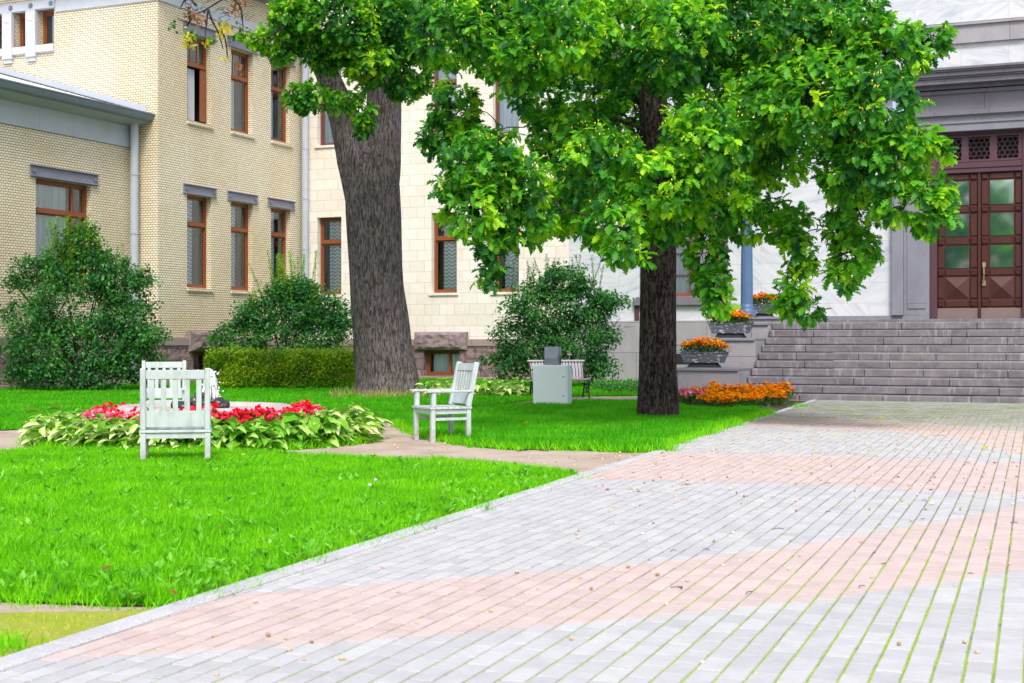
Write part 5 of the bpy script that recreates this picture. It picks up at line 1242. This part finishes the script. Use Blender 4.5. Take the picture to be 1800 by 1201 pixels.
# ------------------------------------------------------------------ shrubs and hedge
def shrub(lab, cx, cy, blobs, n, Lf, mat='shrub', shoots=None, stems=9, name='shrub'):
    s_ = empty(name, (cx, cy, 0), 0, lab, 'shrub'); Ps = []; Ns = []; blobs = list(blobs); big = list(blobs)
    blobs = [(b[0], b[1], b[2], b[3]*.94, b[4]*.94, b[5]*.95) for b in blobs]
    for i in range(105):                                 # protruding sprays give the ragged outline
        b = random.choice(big); u = unit(1)[0]; u[2] = abs(u[2])*.9-.15; q = (b[0]+u[0]*b[3]*1.08, b[1]+u[1]*b[4]*1.08, b[2]+u[2]*b[5]*1.10)
        if q[2] > .2: rr = random.uniform(.12, .30); blobs.append((q[0], q[1], q[2], rr*1.3, rr, rr*random.uniform(.4, .8)))
    tot = sum(b[3]*b[5] for b in blobs)
    for x, y, z, rx, ry, rz in blobs:
        k_ = int(n*rx*rz/tot/7); nc = max(5, k_)
        u = unit(nc)*rng.uniform(.35, 1.06, (nc, 1))**.5; P = np.array([x, y, z])+u*np.array([rx, ry, rz]); Ps.append(P); Ns.append(u)
    P0 = np.concatenate(Ps); U = np.concatenate(Ns); ok = P0[:, 2] > .05; P0 = P0[ok]; U = U[ok]; per = 7
    P = np.repeat(P0, per, 0)+rng.normal(0, .07, (len(P0)*per, 3)); U = np.repeat(U, per, 0); m_ = len(P); P[:, 2] = np.maximum(P[:, 2], .03)
    D = unit(m_)*.8+U*.5; D[:, 2] -= .1; N = unit(m_)*.45+np.array([0, 0, 1])+U*.3; L = Lf*rng.uniform(.7, 1.25, m_)
    tint = np.clip(np.repeat(rng.normal(.42, .2, len(P0)), per)+rng.normal(0, .1, m_), 0, 1)
    v, f, t = leaves(P, D, N, L, L*.72, SMALL_T, SMALL_F, tint); np_mesh('foliage', v, f, M[mat], parent=s_, attrs={'tint': t})
    st = MB()
    for i in range(stems):
        a = random.uniform(0, 6.28); b = random.choice(blobs); e = (b[0]+random.uniform(-.5,.5)*b[3], b[1]+random.uniform(-.5,.5)*b[4], b[2]+b[5]*.5); pp, rr = spline([(.12*math.cos(a), .12*math.sin(a), 0), (e[0]*.35, e[1]*.35, e[2]*.5), e], [.035, .022, .008], 8); st.tube(pp, rr, 6)
    if shoots:
        SP = []; SD = []
        for x, y, z0, z1, nn, sp in shoots:
            for i in range(nn):
                bx, by = random.gauss(x, sp), random.gauss(y, sp*.5); top_ = z1-abs(random.gauss(0, .3)); lean = random.gauss(0, .18)
                st.tube([(bx, by, z0), (bx+lean*.5, by, (z0+top_)/2), (bx+lean*1.2, by, top_)], [.010, .007, .003], 5)
                q = z0
                while q < top_:
                    f_ = (q-z0)/(top_-z0); SP.append((bx+lean*1.2*f_, by, q)); a = random.uniform(0, 6.28); SD.append((math.cos(a), math.sin(a), .6)); SP.append((bx+lean*1.2*f_, by, q)); SD.append((-math.cos(a), -math.sin(a), .6)); q += .045
        SP = np.array(SP); SD = np.array(SD); nn = len(SP); L = Lf*1.1*rng.uniform(.6, 1.1, nn)
        v, f, t = leaves(SP, SD, unit(nn)*.4+np.array([0,0,1]), L, L*.55, SMALL_T, SMALL_F, rng.random(nn)); np_mesh('young_shoots', v, f, M['shrub_top'] if lab.startswith('largest') or lab.startswith('middle') else M['shrub'], parent=s_, attrs={'tint': t})
    st.build('stem', M['bark_b'], s_, smooth=True); return s_
def pb(cx, D_, L):                                      # blobs given as pixels at depth D_
    out = []
    for px, py, rx, ry, dd in L:
        p_ = at(px, py, D_+dd); s = D_/F; out.append((p_.x-cx, dd, p_.z, rx*s, rx*s*.75, ry*s))
    return out
c = at(140, 600, 36.6).x
shrub('largest dark green shrub in front of the annex window', c, 36.6, pb(c, 36.6, [(150,620,120,62,0),(70,610,65,70,-.3),(55,560,55,45,0),(210,590,65,75,-.3),(235,560,45,40,0),(140,540,95,55,0),(150,480,60,55,0),(100,470,42,35,.1),(195,490,45,50,0),(140,430,38,35,0),(60,470,28,18,0),(245,640,40,40,0),(45,655,35,35,0),(150,660,90,32,-.4),(255,595,25,20,.1),(250,500,18,30,.1),(35,500,22,10,.1)]), 30000, .085, shoots=[(-.2, 0, 2.9, 4.55, 26, .35), (.5, 0, 2.7, 4.0, 10, .3), (-.6,0,2.6,3.9,10,.25)], stems=16)
c = at(500, 600, 43.6).x
shrub('middle dark shrub behind the clipped hedge', c, 43.6, pb(c, 43.6, [(500,600,110,45,0),(430,595,50,40,0),(560,590,60,50,0),(500,550,70,45,0),(550,540,50,40,0),(455,550,35,30,0),(515,515,35,25,0),(585,565,35,35,0)]), 17000, .095, shoots=[(.1, 0, 2.3, 4.1, 22, .5), (-.6,0,2.0,3.1,8,.3), (1.0,0,2.0,3.1,10,.35)], stems=10)
c = at(975, 600, 39.5).x
shrub('feathery dark green shrub behind the park bench', c, 39.5, pb(c, 39.5, [(970,610,95,60,0),(920,600,50,60,0),(1030,610,50,60,0),(960,550,70,55,0),(1020,540,60,40,0),(930,530,40,35,0),(990,500,45,30,0),(1060,540,30,22,0),(900,640,40,35,0),(1045,650,35,25,0)]), 22000, .085, shoots=[(.2, 0, 2.4, 3.75, 16, .5), (-.6,0,2.3,3.6,10,.3), (1.1,0,2.0,2.9,8,.3), (1.6,0,1.7,2.3,6,.2)], stems=12)
# hedge: one clipped row
HD = 38.0; hx0, hx1 = at(362, 600, HD).x, at(640, 600, HD).x; hc = (hx0+hx1)/2
hg_ = empty('hedge', (hc, HD+.3, 0), 0, 'low yellow-green clipped hedge between the fountain and the shrubs', 'hedge')
n = 30000; X = rng.uniform(hx0-hc, hx1-hc, n); Y = rng.uniform(-.45, .9, n); top_ = 1.0+.06*(X/(hx1-hx0))+.16*snoise(X, Y, 3, 21)+.10*snoise(X, Y, 13, 22)+.05*rng.normal(size=n); Z = top_*rng.random(n)**.55+(rng.random(n) < .08)*rng.uniform(0, .18, n)
Y = np.where(rng.random(n) < .55, -.45+.20*snoise(X, Z, 5, 5)+rng.normal(0, .08, n), Y); front = np.clip((Z-.6)*.25, 0, .2); Y = Y+front*(Y < -.3)
D = unit(n)+np.array([0, -.4, .2]); N = unit(n)*.5+np.array([0, -.3, .9]); L = .065*rng.uniform(.7, 1.2, n)
v, f, t = leaves(np.column_stack([X, Y, Z]), D, N, L, L*.65, SMALL_T, SMALL_F, np.clip(.4+.25*snoise(X, Z, 5, 9)+rng.normal(0, .15, n), 0, 1)); np_mesh('foliage', v, f, M['hedge'], parent=hg_, attrs={'tint': t})
m = MB()
for i in range(26):
    x = hx0-hc+.1+i*(hx1-hx0-.2)/25; m.tube([(x, .1, 0), (x+.05, 0, .4), (x-.1, .1, .9)], [.02, .014, .006], 5)
m.build('stem', M['bark_b'], hg_)
# low plants by the building foot on the right
n = 2600; q = sample_poly([(2.4, 34.6), (4.3, 35), (4.0, 38.5), (2.0, 37.5)], n); hgt = rng.uniform(.02, .28, n)
v, f, t = leaves(np.column_stack([q, hgt]), unit(n)+np.array([0,0,.4]), unit(n)*.4+np.array([0,0,1]), .09*rng.uniform(.6,1.2,n), .05*rng.uniform(.6,1.2,n), SMALL_T, SMALL_F, rng.random(n))
tag(np_mesh('ground_cover', v, f, M['shrub'], attrs={'tint': t}), 'low leafy ground cover at the foot of the granite base', 'plants', kind='stuff')
